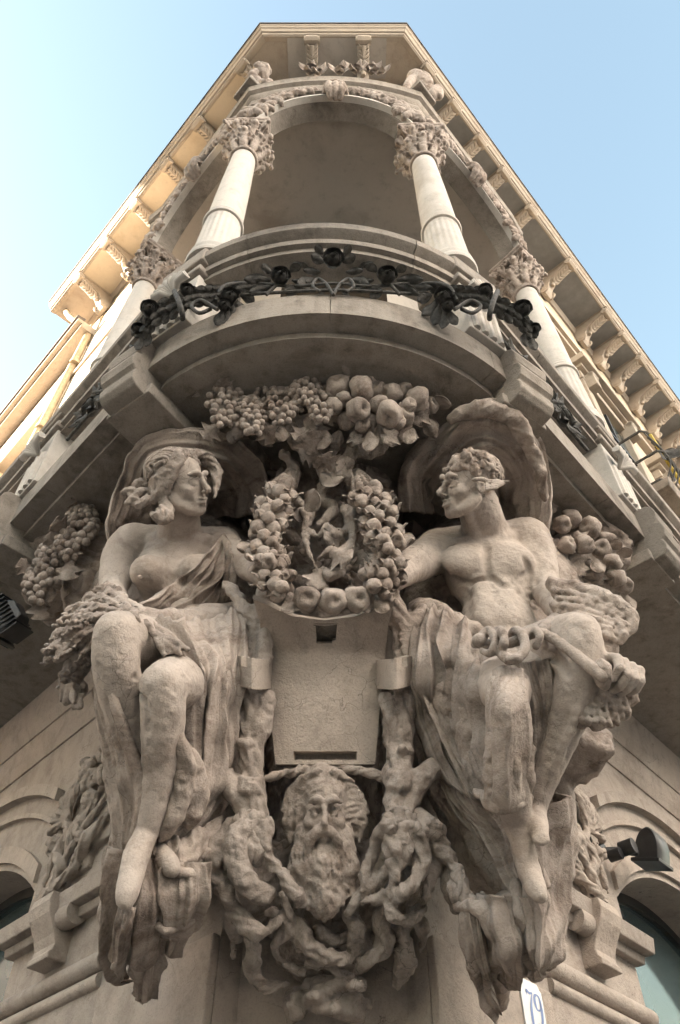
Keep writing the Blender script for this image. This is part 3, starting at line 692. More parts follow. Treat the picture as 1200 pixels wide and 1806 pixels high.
# arches over the columns: one bowed in the middle, one straight on each side
cl, cr = COLS[-1,0], COLS[1,0]
paths = {'mid': arc3(cl, (0.01,1.855), cr, 32)}
for s in (-1, 1):
    p0, p1 = np.array(COLS[s,0]), np.array(COLS[s,1])
    pp = [p0+(p1-p0)*t for t in np.linspace(0,1,25)]
    paths[s] = pp if s > 0 else pp[::-1]
SPZ, CRZ, TOPZ = 8.78, 9.36, 9.62
def arch_rise(t): 
    u = abs(2*t-1); return SPZ+(CRZ-SPZ)*math.sqrt(max(0, 1-u**2.2))
def normals(path):
    out = []
    for i in range(len(path)):
        d = np.array(path[min(i+1,len(path)-1)])-np.array(path[max(i-1,0)]); d /= np.linalg.norm(d); out.append(np.array([d[1],-d[0]]))
    return out
for key, path in paths.items():
    n = normals(path); m = MB(); K = len(path)-1; rows = []
    arcl = np.concatenate([[0], np.cumsum([np.linalg.norm(np.array(path[i+1])-path[i]) for i in range(K)])]); arcl /= arcl[-1]
    e0 = .085                                      # arch starts at the edge of the capital
    ts = [min(1, max(0, (t-e0)/(1-2*e0))) for t in arcl]
    zi = [arch_rise(t) if e0 <= a <= 1-e0 else SPZ for t, a in zip(ts, arcl)]
    for p, q, z in zip(path, n, zi):
        rows.append([(p[0]+q[0]*o, p[1]+q[1]*o, zz) for o, zz in ((.10,z),(.10,TOPZ),(-.06,TOPZ),(-.06,z))])
    m.rows(rows, True, True); A = m.build('arch', M['slab'], B, auto=35)
    for o0, o1, dz0, dz1 in ((.10,.155,.0,.05),(.10,.135,.05,.125),(.10,.165,.125,.155)):      # archivolt bands
        m = MB(); rows = []
        for p, q, z, a in zip(path, n, zi, arcl):
            if a < .05 or a > .95: continue
            rows.append([(p[0]+q[0]*o, p[1]+q[1]*o, z+dz) for o, dz in ((.09,dz0),(o1,dz0+.006),(o1,dz1-.006),(.09,dz1))])
        m.rows(rows, True, True).build('archivolt', M['pale'] if dz0 < .1 else M['slab'], A, auto=35)
    # scroll keystone hanging over the crown
    i = K//2; c = np.array([path[i][0]+n[i][0]*.17, path[i][1]+n[i][1]*.17, CRZ+.06]); nn = np.array([n[i][0],n[i][1],0]); uu = np.array([nn[1],-nn[0],0])
    V = Vol(c-.22, c+.22, .0065)
    for x in (-.055,0,.055):
        for z0, z1, r in ((.10,-.10,.034),):
            V.line([c+uu*x+np.array([0,0,.11])-nn*.02, c+uu*x*1.0+nn*.045+np.array([0,0,.04]), c+uu*x+nn*.03+np.array([0,0,-.06]), c+uu*x*.8-nn*.03+np.array([0,0,-.11])],[.03,.036,.034,.024],.006)
    for z in (.10,-.015): V.line([c-uu*.11+np.array([0,0,z])-nn*.02, c-uu*.06+nn*.055+np.array([0,0,z]), c+uu*.06+nn*.055+np.array([0,0,z]), c+uu*.11-nn*.02+np.array([0,0,z])],.017,.006)
    V.rough(((.004,30),)); obj('keystone', V.mesh(), M['carved'], A)
    # acanthus sprays on both spandrels
    for side in (0, 1):
        if (key == -1 and side == 1 and False): continue
        i0 = int(K*(.06 if side == 0 else .94)); i1 = int(K*(.36 if side == 0 else .64)); st = 1 if i1 > i0 else -1
        idx = list(range(i0, i1+st, st)); q = [np.array([path[i][0]+n[i][0]*.13, path[i][1]+n[i][1]*.13, max(zi[i]+.19, 9.02)+.0]) for i in idx]
        zz = [max(9.05, zi[i]+.20) for i in idx]; q = [np.array([a[0],a[1],min(9.58,b)]) for a, b in zip(q, zz)]
        lo = np.min(q, 0)-.2; hi = np.max(q, 0)+.2; V = Vol(lo, hi, .0075); rr = random.Random(side+3)
        V.line(q[::max(1,len(q)//4)], .035, .02)
        for j, p in enumerate(q):
            i = idx[j]; nn = np.array([n[i][0],n[i][1],0]); uu = np.array([nn[1],-nn[0],0])*st
            sc = 1-.4*j/len(q)
            for a in (60, 150, 240, 330) if j % 2 == 0 else (20, 110, 200, 290):
                a = math.radians(a+rr.uniform(-20,20)); v = uu*math.cos(a)+np.array([0,0,1])*math.sin(a)
                V.line([p, p+v*.06*sc+nn*.035, p+v*.125*sc+nn*.025, p+v*.14*sc+nn*.0],[.03*sc,.034*sc,.028*sc,.012],.008)
                w = np.cross(nn, v); 
                for sg in (-1,1): V.line([p+v*.06*sc+nn*.03, p+v*.09*sc+w*sg*.045*sc+nn*.03],[.022*sc,.014*sc],.006)
        V.rough(((.005,26),(.004,50))); obj('acanthus_spray', V.mesh(), M['carved'], A)
# entablature and terrace above
ent = paths[-1][:-1]+paths['mid']+paths[1][1:]
far_l, far_r = F(-1,1.16,0,0,1.19)[:2], F(1,1.22,0,0,1.19)[:2]
ent = [far_l]+list(ent)+[far_r]
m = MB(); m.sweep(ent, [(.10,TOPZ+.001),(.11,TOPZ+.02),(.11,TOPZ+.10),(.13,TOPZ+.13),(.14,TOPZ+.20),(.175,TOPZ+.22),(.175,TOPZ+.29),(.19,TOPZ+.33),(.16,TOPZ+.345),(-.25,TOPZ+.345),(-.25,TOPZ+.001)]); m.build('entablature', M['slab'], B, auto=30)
inn = [F(1,1.22,0,0,2.9)[:2], (0,2.9), F(-1,1.16,0,0,2.9)[:2]]
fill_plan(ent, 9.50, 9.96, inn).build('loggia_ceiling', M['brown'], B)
# ================================================================== carved figures
def px_cone(V, a, b, r0, r1, k=8, op='u'):            # a, b = (px, py, d); radii and blend in pixels
    p, q = P(*a), P(*b); V.cone(p, q, r0*S(p), r1*S(q), k*S(p), op)
def px_line(V, pts, rad, k=8, op='u', n=5, st=None):
    q = [P(*a) for a in pts]; rad = [rad]*len(pts) if np.isscalar(rad) else rad
    V.line(q, [r*S(p) for r, p in zip(rad, q)], k*S(q[0]), op, n, st)
def head(V, c, H, f, up, male=False, smile=0, beard=False):
    A = rot_axes(f, up)
    def L(x, y, z): return np.array(c)+(A[0]*x+A[1]*y+A[2]*z)*H
    def e(x, y, z, rx, ry, rz, k=.03, op='u'): V.ell(L(x,y,z), np.array([rx,ry,rz])*H, A, k*H, op)
    def ln(pts, r, k=.02, op='u'): V.line([L(*p) for p in pts], [x*H for x in (r if not np.isscalar(r) else [r]*len(pts))], k*H, op, 4)
    e(0,-.08,.15,.30,.39,.33); e(0,.10,-.08,.235,.27,.34,.08)
    e(0,.235,-.40,.10,.10,.085,.08)                                             # chin
    for s in (-1, 1):
        ln([(s*.215,-.02,-.20),(s*.17,.12,-.34),(s*.06,.26,-.42)], [.07,.065,.06], .07)   # jaw
        e(s*.155,.235,-.125,.085,.075,.07,.07)                                  # cheekbone
        e(s*.075,.30,-.29,.06,.06,.08,.06)
        e(s*.118,.395,-.005,.088,.10,.060,.045,'s')                              # socket
        e(s*.112,.305,-.012,.056,.056,.050,.012)                                # eyeball
        ln([(s*.045,.345,.0),(s*.11,.372,.038),(s*.185,.30,.005)], .017, .012)  # upper lid
        ln([(s*.05,.345,-.03),(s*.11,.355,-.058),(s*.18,.30,-.03)], .013, .012) # lower lid
        ln([(s*.03,.375,.085),(s*.11,.385,.115),(s*.20,.31,.085)], [.028,.028,.018], .035)  # brow
        e(s*.040,.415,-.178,.028,.040,.026,.02)                                 # nostril wing
        e(s*.30,-.03,-.05,.032,.075,.105,.02); e(s*.325,-.02,-.05,.02,.04,.06,.01,'s')  # ear
    ln([(0,.36,.06),(0,.405,-.03),(0,.460,-.11),(0,.492,-.165)], [.030,.028,.032,.036], .025)   # nose
    w = .10+.025*smile; zc = -.285+.03*smile
    ln([(-w,.335,zc),(-.05,.385,-.262),(0,.398,-.268),(.05,.385,-.262),(w,.335,zc)], [.010,.020,.018,.020,.010], .018)
    ln([(-w*.85,.335,zc-.02),(0,.385,-.322),(w*.85,.335,zc-.02)], [.010,.026,.010], .02)
    ln([(-w*1.05,.345,zc),(0,.425,-.292),(w*1.05,.345,zc)], .011, .012, 's')
    if smile:
        ln([(-w*.8,.375,zc),(0,.425,-.296),(w*.8,.375,zc)], [.012,.03,.012], .012, 's')
        for s in (-1, 1): ln([(s*.075,.37,-.17),(s*.145,.31,-.25),(s*.15,.27,-.33)], .014, .03, 's')
    return L, A
def finger_hand(V, wrist, knuck, palm_n, size, curl=1.2, thumb=1):
    # palm from wrist to knuckles, four bent fingers and a thumb
    wrist = np.array(wrist); knuck = np.array(knuck); ax = knuck-wrist; Lp = np.linalg.norm(ax); ax /= Lp
    n = np.array(palm_n, float); n -= ax*(n@ax); n /= np.linalg.norm(n); sd = np.cross(ax, n)
    for i, o in enumerate((-.42,-.14,.14,.42)):
        V.cone(wrist+sd*o*size*.5, knuck+sd*o*size, size*.16, size*.15, size*.08)
        p = knuck+sd*o*size; a = 0; d = ax; ln = size*(.42,.5,.47,.38)[i]
        for j in range(3):
            a += curl*(.75,.85,.6)[j]; dd = ax*math.cos(a)+n*math.sin(a); q = p+dd*ln*(1,.75,.6)[j]
            V.cone(p, q, size*(.145-.015*j), size*(.13-.015*j), size*.03); p = q
    p = wrist+ax*Lp*.35+sd*thumb*size*.5
    V.line([wrist+sd*thumb*size*.3, p+n*size*.15, p+ax*size*.35+n*size*.35, p+ax*size*.6+n*size*.55-sd*thumb*size*.2], [size*.17,size*.17,size*.14,size*.12], size*.05)

def cat_rows(rows, n):                                # smooth interpolation down the rows
    R = np.array(rows, float); q = np.vstack([2*R[:1]-R[1:2], R, 2*R[-1:]-R[-2:-1]]); out = []
    for i in range(1, len(q)-2):
        a, b, c, d = q[i-1], q[i], q[i+1], q[i+2]
        for t in np.arange(n)/n: out.append(.5*((2*b)+(-a+c)*t+(2*a-5*b+4*c-d)*t*t+(-a+3*b-3*c+d)*t**3))
    out.append(R[-1]); return np.array(out)
def cloth(parent, rows, nf, amp, seed, thick=.018, on=None, out=.0, nu=72, nv=10, name='drapery_fold', hem=.5, world=False):
    # a hanging sheet of stone cloth: control rows across the folds, folds run down the rows
    rr = random.Random(seed); C_ = []
    for row in rows:
        r = []
        for q in row:
            if world: r.append(np.array(q)); continue
            if on is not None:
                h = on.hit(q[0], q[1]); d = (h[1]-CAM[1] if h is not None else 2.45)-out; r.append(P(q[0], q[1], d))
            else: r.append(P(*q))
        C_.append(r)
    G_ = cat_rows(C_, nv); k = (nu//max(1, G_.shape[1]-1)); G_ = np.swapaxes(cat_rows(np.swapaxes(G_, 0, 1), max(3, k)), 0, 1)
    V_, U_ = G_.shape[:2]; s_ = np.linspace(0, 1, U_)[None, :]; t_ = np.linspace(0, 1, V_)[:, None]
    gu = np.gradient(G_, axis=1); gv = np.gradient(G_, axis=0); n = np.cross(gu, gv); n /= np.linalg.norm(n, axis=2)[..., None]+1e-9
    vd = CAM-G_.reshape(-1,3).mean(0)
    if (n.reshape(-1,3).mean(0)@vd) < 0: n = -n
    h = np.zeros((V_, U_))
    for lvl, (m, a, pw) in enumerate(((nf,1.,1.7),(nf*2+1,.36,1.3),(nf*4+3,.12,1.2))):
        for i in range(m):
            c = (i+rr.uniform(.2,.8))/m+.07/(1+lvl)*np.sin(t_*rr.uniform(2,6)+rr.uniform(0,6.3)); w = rr.uniform(.45,.85)/m*(1+.35*np.sin(t_*rr.uniform(1,4)+rr.uniform(0,6)))
            env = np.clip(.55+.6*np.sin(t_*rr.uniform(1.5,4.5)+rr.uniform(0,6.3)), .0, 1)
            sk = rr.uniform(-.45,.45); x = (s_-c)/w; x = np.where(x > 0, x/(1+sk), x/(1-sk)); h += a*rr.uniform(.6,1.1)*env*np.clip(1-np.abs(x), 0, 1)**pw
    h = h*(1-.55*t_**3)+.20*np.sin(t_*rr.uniform(7,12)+s_*5+seed)*np.sin(s_*math.pi)+.10*np.sin(t_*23+s_*9+seed*2)
    S_ = fwd(G_.reshape(-1,3).mean(0))/FPX; A_ = amp*S_
    p = G_+n*(h*A_)[..., None]+(np.stack([vnoise(G_.reshape(-1,3), 16, seed+j) for j in range(3)],1).reshape(G_.shape))*amp*.16*S_
    e = np.minimum(np.minimum(s_, 1-s_)*14, 1)*np.minimum((1-t_)*10+.0*s_, 1)          # the rim curls a little back
    p = p-n*((1-e)*hem*A_)[..., None]
    b = p-n*thick; v = np.vstack([p.reshape(-1,3), b.reshape(-1,3)]); o = U_*V_; ii = np.arange(V_*U_).reshape(V_, U_)
    f = np.stack([ii[:-1,:-1], ii[1:,:-1], ii[1:,1:], ii[:-1,1:]], -1).reshape(-1,4); fs = [f, f[:, ::-1]+o]
    for ed in (ii[0,:], ii[-1,:][::-1], ii[:,0][::-1], ii[:,-1]): fs.append(np.stack([ed[:-1], ed[1:], ed[1:]+o, ed[:-1]+o], -1))
    me = mesh_from(v, np.vstack(fs), name, True); return obj(name, me, M['carved'], parent)
def taper(rows):                                     # draw the last row of a hanging sheet to a ragged point
    r = rows[-1]; mx = sum(q[0] for q in r)/len(r); my = sum(q[1] for q in r)/len(r)
    return rows[:-1]+[[(mx+(q[0]-mx)*.35, my+(q[1]-my)*.5+5*math.sin(i*2.6+mx), q[2]) for i, q in enumerate(r)]]
def cloak_sheet(parent, rim, cx, cy, deep, seed, nf=6):
    rows = []; R_ = spline(np.array(rim), 2); R_ = [(x+3.5*math.sin(i*.9+seed), y+3.5*math.sin(i*.7+seed*2), d+.015*math.sin(i*.8+seed)) for i, (x, y, d) in enumerate(R_)]
    for x, y, d in R_:
        rows.append([P(x+(cx-x)*t, y+(cy-y)*t, d+.05*math.sin(t*3)+deep*(1-math.cos(t*1.5))) for t in (0,.16,.34,.55,.8)])
    return cloth(parent, rows, nf, 24, seed, .022, nu=52, nv=5, name='cloak', world=True, hem=-.2)
# ------------------------------------------------------------------ woman on the left
WOM = thing('statue', 'seated stone woman looking right, one breast bare, wheat sheaf across her knee', 'statue', 'seated figures under the balcony')
lo = np.min([P(140,1100,2.0),P(140,1500,2.9),P(480,1100,2.4)],0); 
V = Vol((-1.10,1.86,2.36),(-.16,2.86,4.72),.0064); BW = V
def c3(x, y, d): return P(x, y, d)
# trunk
V.ell(P(330,1185,2.60),(.20,.17,.19),None,.05)
V.ell(P(328,1095,2.575),(.155,.125,.19),None,.06)
V.ell(P(312,1005,2.555),(.19,.14,.22),None,.06)
V.cone(P(240,955,2.56),P(395,958,2.60),.085,.08,.06)                        # shoulder girdle
px_line(V,[(318,880,2.30),(316,915,2.38),(318,955,2.53)],[28,29,35],14)                            # neck
px_line(V,[(300,905,2.31),(312,932,2.39),(330,950,2.46)],[6,7,6],10)         # sternomastoid
px_line(V,[(270,948,2.485),(290,951,2.465),(322,956,2.465)],[4,5,4],12)        # collar bones
px_line(V,[(375,951,2.495),(355,954,2.465),(328,957,2.465)],[4,5,4],12)
V.ell(P(263,1010,2.435),(.082,.082,.078),None,.065); V.ball(P(247,1018,2.358),.011,.016)
V.ell(P(352,1008,2.44),(.080,.078,.078),None,.065)
# her right arm, down to the sheaf
px_line(V,[(232,955,2.55),(212,985,2.54),(201,1035,2.53)],[29,27,22],12); px_line(V,[(201,1035,2.53),(205,1065,2.40),(250,1085,2.22)],[22,20,14],8)
# her left arm, reaching behind the garland
px_line(V,[(395,962,2.58),(410,980,2.50),(425,990,2.44)],[27,25,23],12); px_line(V,[(425,990,2.44),(450,1005,2.36),(476,1018,2.32)],[23,20,15],10)
finger_hand(V,P(472,1016,2.33),P(492,1020,2.31),(0,-1,0.2),.10,.8,-1)
# legs
px_line(V,[(318,1180,2.56),(262,1146,2.30),(205,1114,2.06)],[64,52,35],14)
px_line(V,[(203,1116,2.06),(206,1180,2.14),(221,1265,2.27),(242,1345,2.36),(256,1425,2.44)],[34,36,29,20,15],12)
px_line(V,[(360,1200,2.58),(325,1203,2.34),(287,1207,2.11)],[60,50,36],14)
px_line(V,[(286,1210,2.11),(288,1275,2.20),(283,1350,2.30),(270,1425,2.38),(260,1470,2.43)],[35,34,28,20,16],12)
V.groove([(240,1195),(256,1240),(262,1290)],5,.2,1.2)
# feet
px_line(V,[(258,1468,2.43),(243,1505,2.41),(228,1560,2.38),(223,1590,2.37)],[17,21,18,12],8)
for i, o in enumerate((-12,-4,4,11)): px_line(V,[(224+o,1575,2.375),(221+o,1600-abs(o)*.6,2.375)],[6,5],3)
px_line(V,[(284,1500,2.50),(295,1520,2.47),(306,1536,2.44)],[13,14,11],8)
HC = P(320,853,2.22); HW = .312
Lw, Aw = head(V, HC, HW, (.90,-.40,-.30), (-.28,-.62,.72))
V.rough(((.0022,22),(.0016,55)),1)
obj('body', V.mesh('woman_body', 2.55), M['skin'], WOM)
# hair: bundled mass with waves, a wind-blown lock and a flower
V = Vol(HC-.34, HC+.34, .0062)
def strands(V, L, H, paths, r, k=.02):
    for pts in paths: V.line([L(*p) for p in pts], [x*H for x in (r if not np.isscalar(r) else [r]*len(pts))], k*H, 'u', 5, (4,.38))
V.ell(Lw(0,-.14,.20), np.array([.335,.40,.31])*HW, Aw, .02)
V.ell(Lw(0,.20,-.10), np.array([.225,.35,.34])*HW, Aw, .02, 's')
V.ell(Lw(0,.30,.06), np.array([.30,.12,.14])*HW, Aw, .02, 's')
rr = random.Random(2)
for s in (-1, 1):
    for j in range(7):                                       # waves swept back from the parting
        z0 = .46-.055*j; y0 = .17+.03*min(j,3)-.02*j
        strands(V, Lw, HW, [[(s*.03*(1+j*.3),y0,z0),(s*(.17+.02*j),y0-.06,z0-.06),(s*(.30+.006*j),-.06-.02*j,.20-.06*j),(s*.28,-.30,.02-.04*j),(s*.12,-.46,.0-.03*j)]], [.05,.066,.07,.066,.045], .006)
    strands(V, Lw, HW, [[(s*.27,.12,.10),(s*.31,.03,-.02),(s*.27,-.08,-.18),(s*.30,-.12,-.34),(s*.26,-.06,-.44)]], [.06,.07,.065,.05,.025], .02)
for j in range(0):
    t = -.2+.08*j; strands(V, Lw, HW, [[(t,.10,.46),(t*1.1,.30,.34),(t*1.15,.335,.24),(t*1.35,.30,.17)]], [.05,.055,.045,.02], .006)
for a in ((-.30,-.30,-.10),(-.26,-.42,-.22),(-.20,-.34,-.36)): V.ball(Lw(*a), .11*HW, .02)     # knot at the nape
for pts in ([(255,868,2.230),(238,872,2.230),(228,864,2.220),(216,868,2.220)],[(262,880,2.230),(245,888,2.240),(236,878,2.230),(224,886,2.230)],[(270,858,2.240),(250,852,2.240),(240,858,2.240)],
            [(292,885,2.240),(286,902,2.230),(276,912,2.230),(268,906,2.230)],[(298,890,2.250),(296,910,2.240),(286,918,2.240),(276,916,2.240)],
            [(340,800,2.14),(366,806,2.17),(384,826,2.20),(386,856,2.22)],[(350,804,2.17),(372,818,2.20),(382,845,2.22),(378,876,2.23)]):
    px_line(V, pts, [10,10,8,4][:len(pts)], 2, 'u', 5, (4,.4))
for a in range(5):
    an = a*1.257; V.ball(P(291+9*math.cos(an),812+7*math.sin(an),2.115),.018,.004)
V.ball(P(291,812,2.105),.014,.003)
V.rough(((.006,26),(.004,60)),2)
HO = obj('hair', V.mesh('woman_hair'), M['carved'], WOM)
def lock_mesh(L, H, cen, rad, n, ph0, ph1, wave, r, seed, vmin=.06):
    rr = random.Random(seed); m = MB()
    for s in (-1, 1):
        for j in range(n):
            v = vmin+(1-vmin)*j/(n-1)*.93; ph = math.radians(rr.uniform(0,360)); lift = rr.uniform(1.0,1.06); pts = []
            for t in np.linspace(0,1,18):
                a = math.radians(ph0+8*v+(ph1+rr.uniform(-2,2)-ph0)*t); xf = s*min(.99, v+.045*math.sin(t*wave+ph)); rf = math.sqrt(max(.02,1-xf*xf))
                q = lift+.03*math.sin(t*wave*1.3+ph); pts.append(L(cen[0]+rad[0]*xf*q, cen[1]+rad[1]*rf*math.cos(a)*q, cen[2]+rad[2]*rf*math.sin(a)*q))
            m.tube(pts, [H*r*(.6+.5*math.sin(math.pi*(i+1)/19)) for i in range(18)], 6)
    return m.mesh('locks', True)
lk = obj('locks', lock_mesh(Lw, HW, (0,-.14,.19), (.35,.42,.33), 17, 32, 200, 13, .026, 5), M['carved'], HO); tag(lk, kind='stuff')

# drapery: cloak behind, cloth across the breast, skirts
D = Vol((-1.32,1.98,2.42),(-.12,3.42,4.965),.0078); 
def mass(D, x, y, d, rx, ry, rz, k=.06): D.ell(P(x,y,d),(rx,ry,rz),None,k)
# backing bulk that joins the figures to the corner
mass(D,340,880,3.06,.46,.40,.62,.08); mass(D,330,1050,3.05,.50,.36,.5,.1); mass(D,350,770,2.52,.34,.30,.16,.1); mass(D,430,800,2.55,.2,.26,.25,.1)
mass(D,330,1200,2.98,.42,.30,.42,.1); mass(D,330,1350,2.95,.28,.26,.36,.1); mass(D,300,1480,2.92,.22,.22,.25,.08)
# rim of the billowing cloak
rim = [(188,985,2.64),(186,930,2.52),(200,870,2.42),(222,815,2.31),(262,778,2.24),(320,760,2.215),(385,764,2.22),(438,790,2.30),(478,840,2.46),(492,905,2.58)]
cloak_sheet(WOM, rim, 335, 915, .42, 3)
# cloth across the breast, from the far shoulder to the waist
def fold_on(D, body, pts, r, out=.2, k=1.0): D.ridge(pts, r, out, k, 'u', 5, body)
# skirt over the lap and between the knees
def surf(D, pts, r, k=10): px_line(D, [(x,y,d+.105) for x, y, d in pts], r, k*1.6, 'u', 5)
surf(D,[(240,1092,2.14),(290,1110,2.20),(350,1112,2.34),(405,1105,2.42)],[14,22,26,24],18)
surf(D,[(255,1105,2.12),(300,1140,2.16),(345,1175,2.22),(372,1230,2.30)],[12,20,24,24],16)
surf(D,[(250,1130,2.14),(258,1170,2.18),(262,1215,2.22),(262,1280,2.30)],[14,20,22,20],14)
for pts, r in (([(300,1090,2.30),(360,1085,2.36),(410,1078,2.40),(440,1085,2.42)],[10,14,14,8]),([(330,1125,2.28),(380,1120,2.34),(425,1110,2.38),(440,1100,2.40)],[10,14,15,9]),
               ([(345,1150,2.26),(390,1150,2.32),(425,1140,2.37)],[12,15,12]),([(350,1180,2.26),(385,1190,2.30),(420,1190,2.36)],[12,14,12])): surf(D,pts,r,7)
# hanging folds between legs and tree
for pts, r in (([(345,1180,2.28),(352,1260,2.36),(345,1340,2.44),(332,1420,2.50)],[18,22,22,18]),
               ([(385,1200,2.34),(392,1280,2.42),(385,1360,2.50),(365,1440,2.56),(345,1480,2.6)],[18,18,18,16,12]),
               ([(408,1225,2.46),(414,1290,2.5),(412,1345,2.54),(404,1400,2.58)],[12,14,13,10]),
               ([(330,1240,2.20),(338,1320,2.32),(322,1400,2.42)],[9,10,9]),
               ([(430,1250,2.36),(410,1285,2.38),(375,1310,2.40),(345,1322,2.40)],[6,7,7,5]),
               ([(430,1165,2.36),(415,1180,2.34),(398,1215,2.36),(404,1238,2.36)],[9,10,8,5]),
               ([(325,1330,2.34),(360,1345,2.42),(395,1330,2.5)],[12,14,10]),
               ([(300,1400,2.36),(340,1390,2.44),(378,1352,2.5)],[8,9,6]),
               ([(310,1440,2.42),(345,1450,2.5),(378,1420,2.56),(390,1370,2.56)],[10,14,13,8])): surf(D,pts,r,9)
# the veil along the outer shin, thin edges
for pts, r in (([(170,1200,2.20),(185,1280,2.30),(205,1360,2.42),(222,1440,2.52),(228,1500,2.56)],[8,12,16,18,16]),
               ([(182,1215,2.12),(205,1290,2.22),(235,1350,2.30),(250,1420,2.36),(250,1470,2.40)],[5,6,7,7,6]),
               ([(196,1330,2.36),(212,1430,2.5),(218,1520,2.6)],[10,14,16])): surf(D,pts,r,6)
for pts, r in (([(318,1300,2.22),(325,1360,2.32),(310,1430,2.40),(285,1480,2.46)],[12,16,15,10]),([(340,1330,2.34),(350,1390,2.42),(335,1450,2.48)],[13,16,12])): px_line(D,pts,r,9,'u',6,(3,.2))
# cloth below the feet
for pts, r in (([(215,1480,2.58),(200,1560,2.66),(195,1640,2.72),(215,1700,2.76)],[26,26,22,14]),
               ([(230,1590,2.42),(222,1640,2.44),(214,1690,2.50),(210,1722,2.56)],[12,13,13,6]),
               ([(252,1540,2.50),(262,1600,2.56),(265,1660,2.64),(250,1720,2.72),(246,1760,2.78)],[30,32,28,20,8]),
               ([(290,1530,2.52),(312,1570,2.56),(318,1620,2.62),(300,1680,2.70)],[24,26,24,12]),
               ([(300,1545,2.48),(330,1540,2.50),(355,1560,2.54),(350,1600,2.6)],[12,16,16,9]),
               ([(262,1620,2.50),(285,1640,2.52),(310,1625,2.55)],[9,10,8]),
               ([(225,1615,2.42),(212,1660,2.43),(200,1690,2.47),(208,1720,2.52)],[6,8,8,4]),
               ([(340,1520,2.56),(368,1500,2.58),(384,1470,2.62)],[16,16,10])): px_line(D,[(x+4*math.sin(i*2+y),y,d-.012+.02*math.sin(i*2.4+x)+.32*max(0,(y-1530)/250)**1.6) for i,(x,y,d) in enumerate(pts)],[q*.74*(1+.2*math.sin(i*2.2+q)) for i,q in enumerate(r)],5,'u',6,(4,.42))
mass(D,225,1620,2.72,.06,.07,.14,.02); mass(D,262,1630,2.72,.07,.08,.14,.02); mass(D,315,1600,2.64,.08,.08,.10,.02)
D.blur(2)
D.rough(((.006,9),(.006,22),(.004,46)),4)
obj('drapery', D.mesh('woman_drapery', 2.7), M['carved'], WOM)
cloth(WOM,[[(390,944),(400,950),(408,962),(412,985)],[(352,985),(374,1000),(392,1020),(404,1042)],[(300,1028),(335,1045),(364,1066),(388,1088)],[(246,1070),(285,1090),(325,1106),(364,1118)]],5,19,1,.012,BW,.010)
cloth(WOM,[[(252,1096,2.13),(300,1098,2.20),(350,1092,2.31),(400,1082,2.37),(438,1078,2.40)],[(296,1138,2.13),(333,1143,2.19),(370,1143,2.27),(405,1136,2.33),(438,1130,2.37)],[(330,1185,2.20),(352,1195,2.26),(378,1200,2.29),(405,1200,2.34),(428,1195,2.38)],[(338,1260,2.30),(357,1265,2.36),(380,1270,2.37),(402,1270,2.41),(420,1265,2.45)],
  [(332,1340,2.40),(352,1345,2.44),(372,1345,2.44),(395,1340,2.49),(412,1330,2.53)],[(302,1425,2.46),(327,1432,2.50),(350,1424,2.51),(375,1405,2.55),(400,1385,2.58)],[(268,1482,2.46),(295,1495,2.49),(325,1488,2.53),(355,1468,2.57),(385,1440,2.6)]],7,27,2)
cloth(WOM,[[(160,1180,2.22),(172,1185,2.17),(184,1200,2.12)],[(172,1270,2.32),(192,1275,2.26),(212,1285,2.20)],[(190,1350,2.42),(215,1355,2.34),(242,1355,2.27)],[(203,1430,2.5),(228,1430,2.43),(254,1430,2.36)],[(198,1520,2.6),(215,1520,2.55),(234,1510,2.47)]],3,15,4)
for q_, nf_, am_, sd_ in (([[(196,1495,2.60),(212,1500,2.54),(234,1496,2.49)],[(188,1570,2.62),(206,1580,2.55),(230,1585,2.49)],[(184,1640,2.66),(203,1650,2.58),(228,1650,2.53)],[(194,1700,2.72),(208,1708,2.67),(224,1705,2.63)],[(206,1735,2.78),(212,1740,2.76),(220,1735,2.75)]],3,24,5),
  ([[(238,1505,2.50),(265,1515,2.47),(294,1510,2.48)],[(236,1580,2.52),(268,1590,2.46),(302,1580,2.50)],[(230,1650,2.58),(262,1660,2.51),(294,1645,2.56)],[(230,1715,2.68),(255,1722,2.63),(282,1705,2.66)],[(240,1765,2.77),(250,1774,2.75),(264,1762,2.76)]],4,28,8),
  ([[(294,1532,2.50),(325,1520,2.47),(358,1524,2.52)],[(298,1585,2.52),(330,1580,2.48),(364,1585,2.54)],[(288,1640,2.58),(318,1647,2.55),(347,1630,2.60)],[(276,1690,2.68),(300,1692,2.66),(324,1675,2.68)]],4,24,9),
  ([[(262,1470,2.50),(300,1478,2.50),(340,1470,2.54),(390,1438,2.60)],[(270,1500,2.49),(308,1512,2.48),(350,1502,2.53),(392,1470,2.60)],[(282,1535,2.51),(318,1540,2.50),(356,1535,2.54),(384,1505,2.60)]],4,18,10)):
    cloth(WOM, [[(x,y,d+.32*max(0,(y-1520)/250)**1.6) for x, y, d in r_] for r_ in taper(q_)], nf_, am_, sd_, .02)
cloth(WOM,[[(212,1590,2.46),(226,1600,2.43),(240,1608,2.45)],[(200,1640,2.54),(216,1650,2.51),(232,1655,2.54)],[(196,1690,2.68),(210,1700,2.66),(222,1705,2.68)],[(206,1722,2.80),(212,1728,2.79),(218,1730,2.80)]],2,9,7)

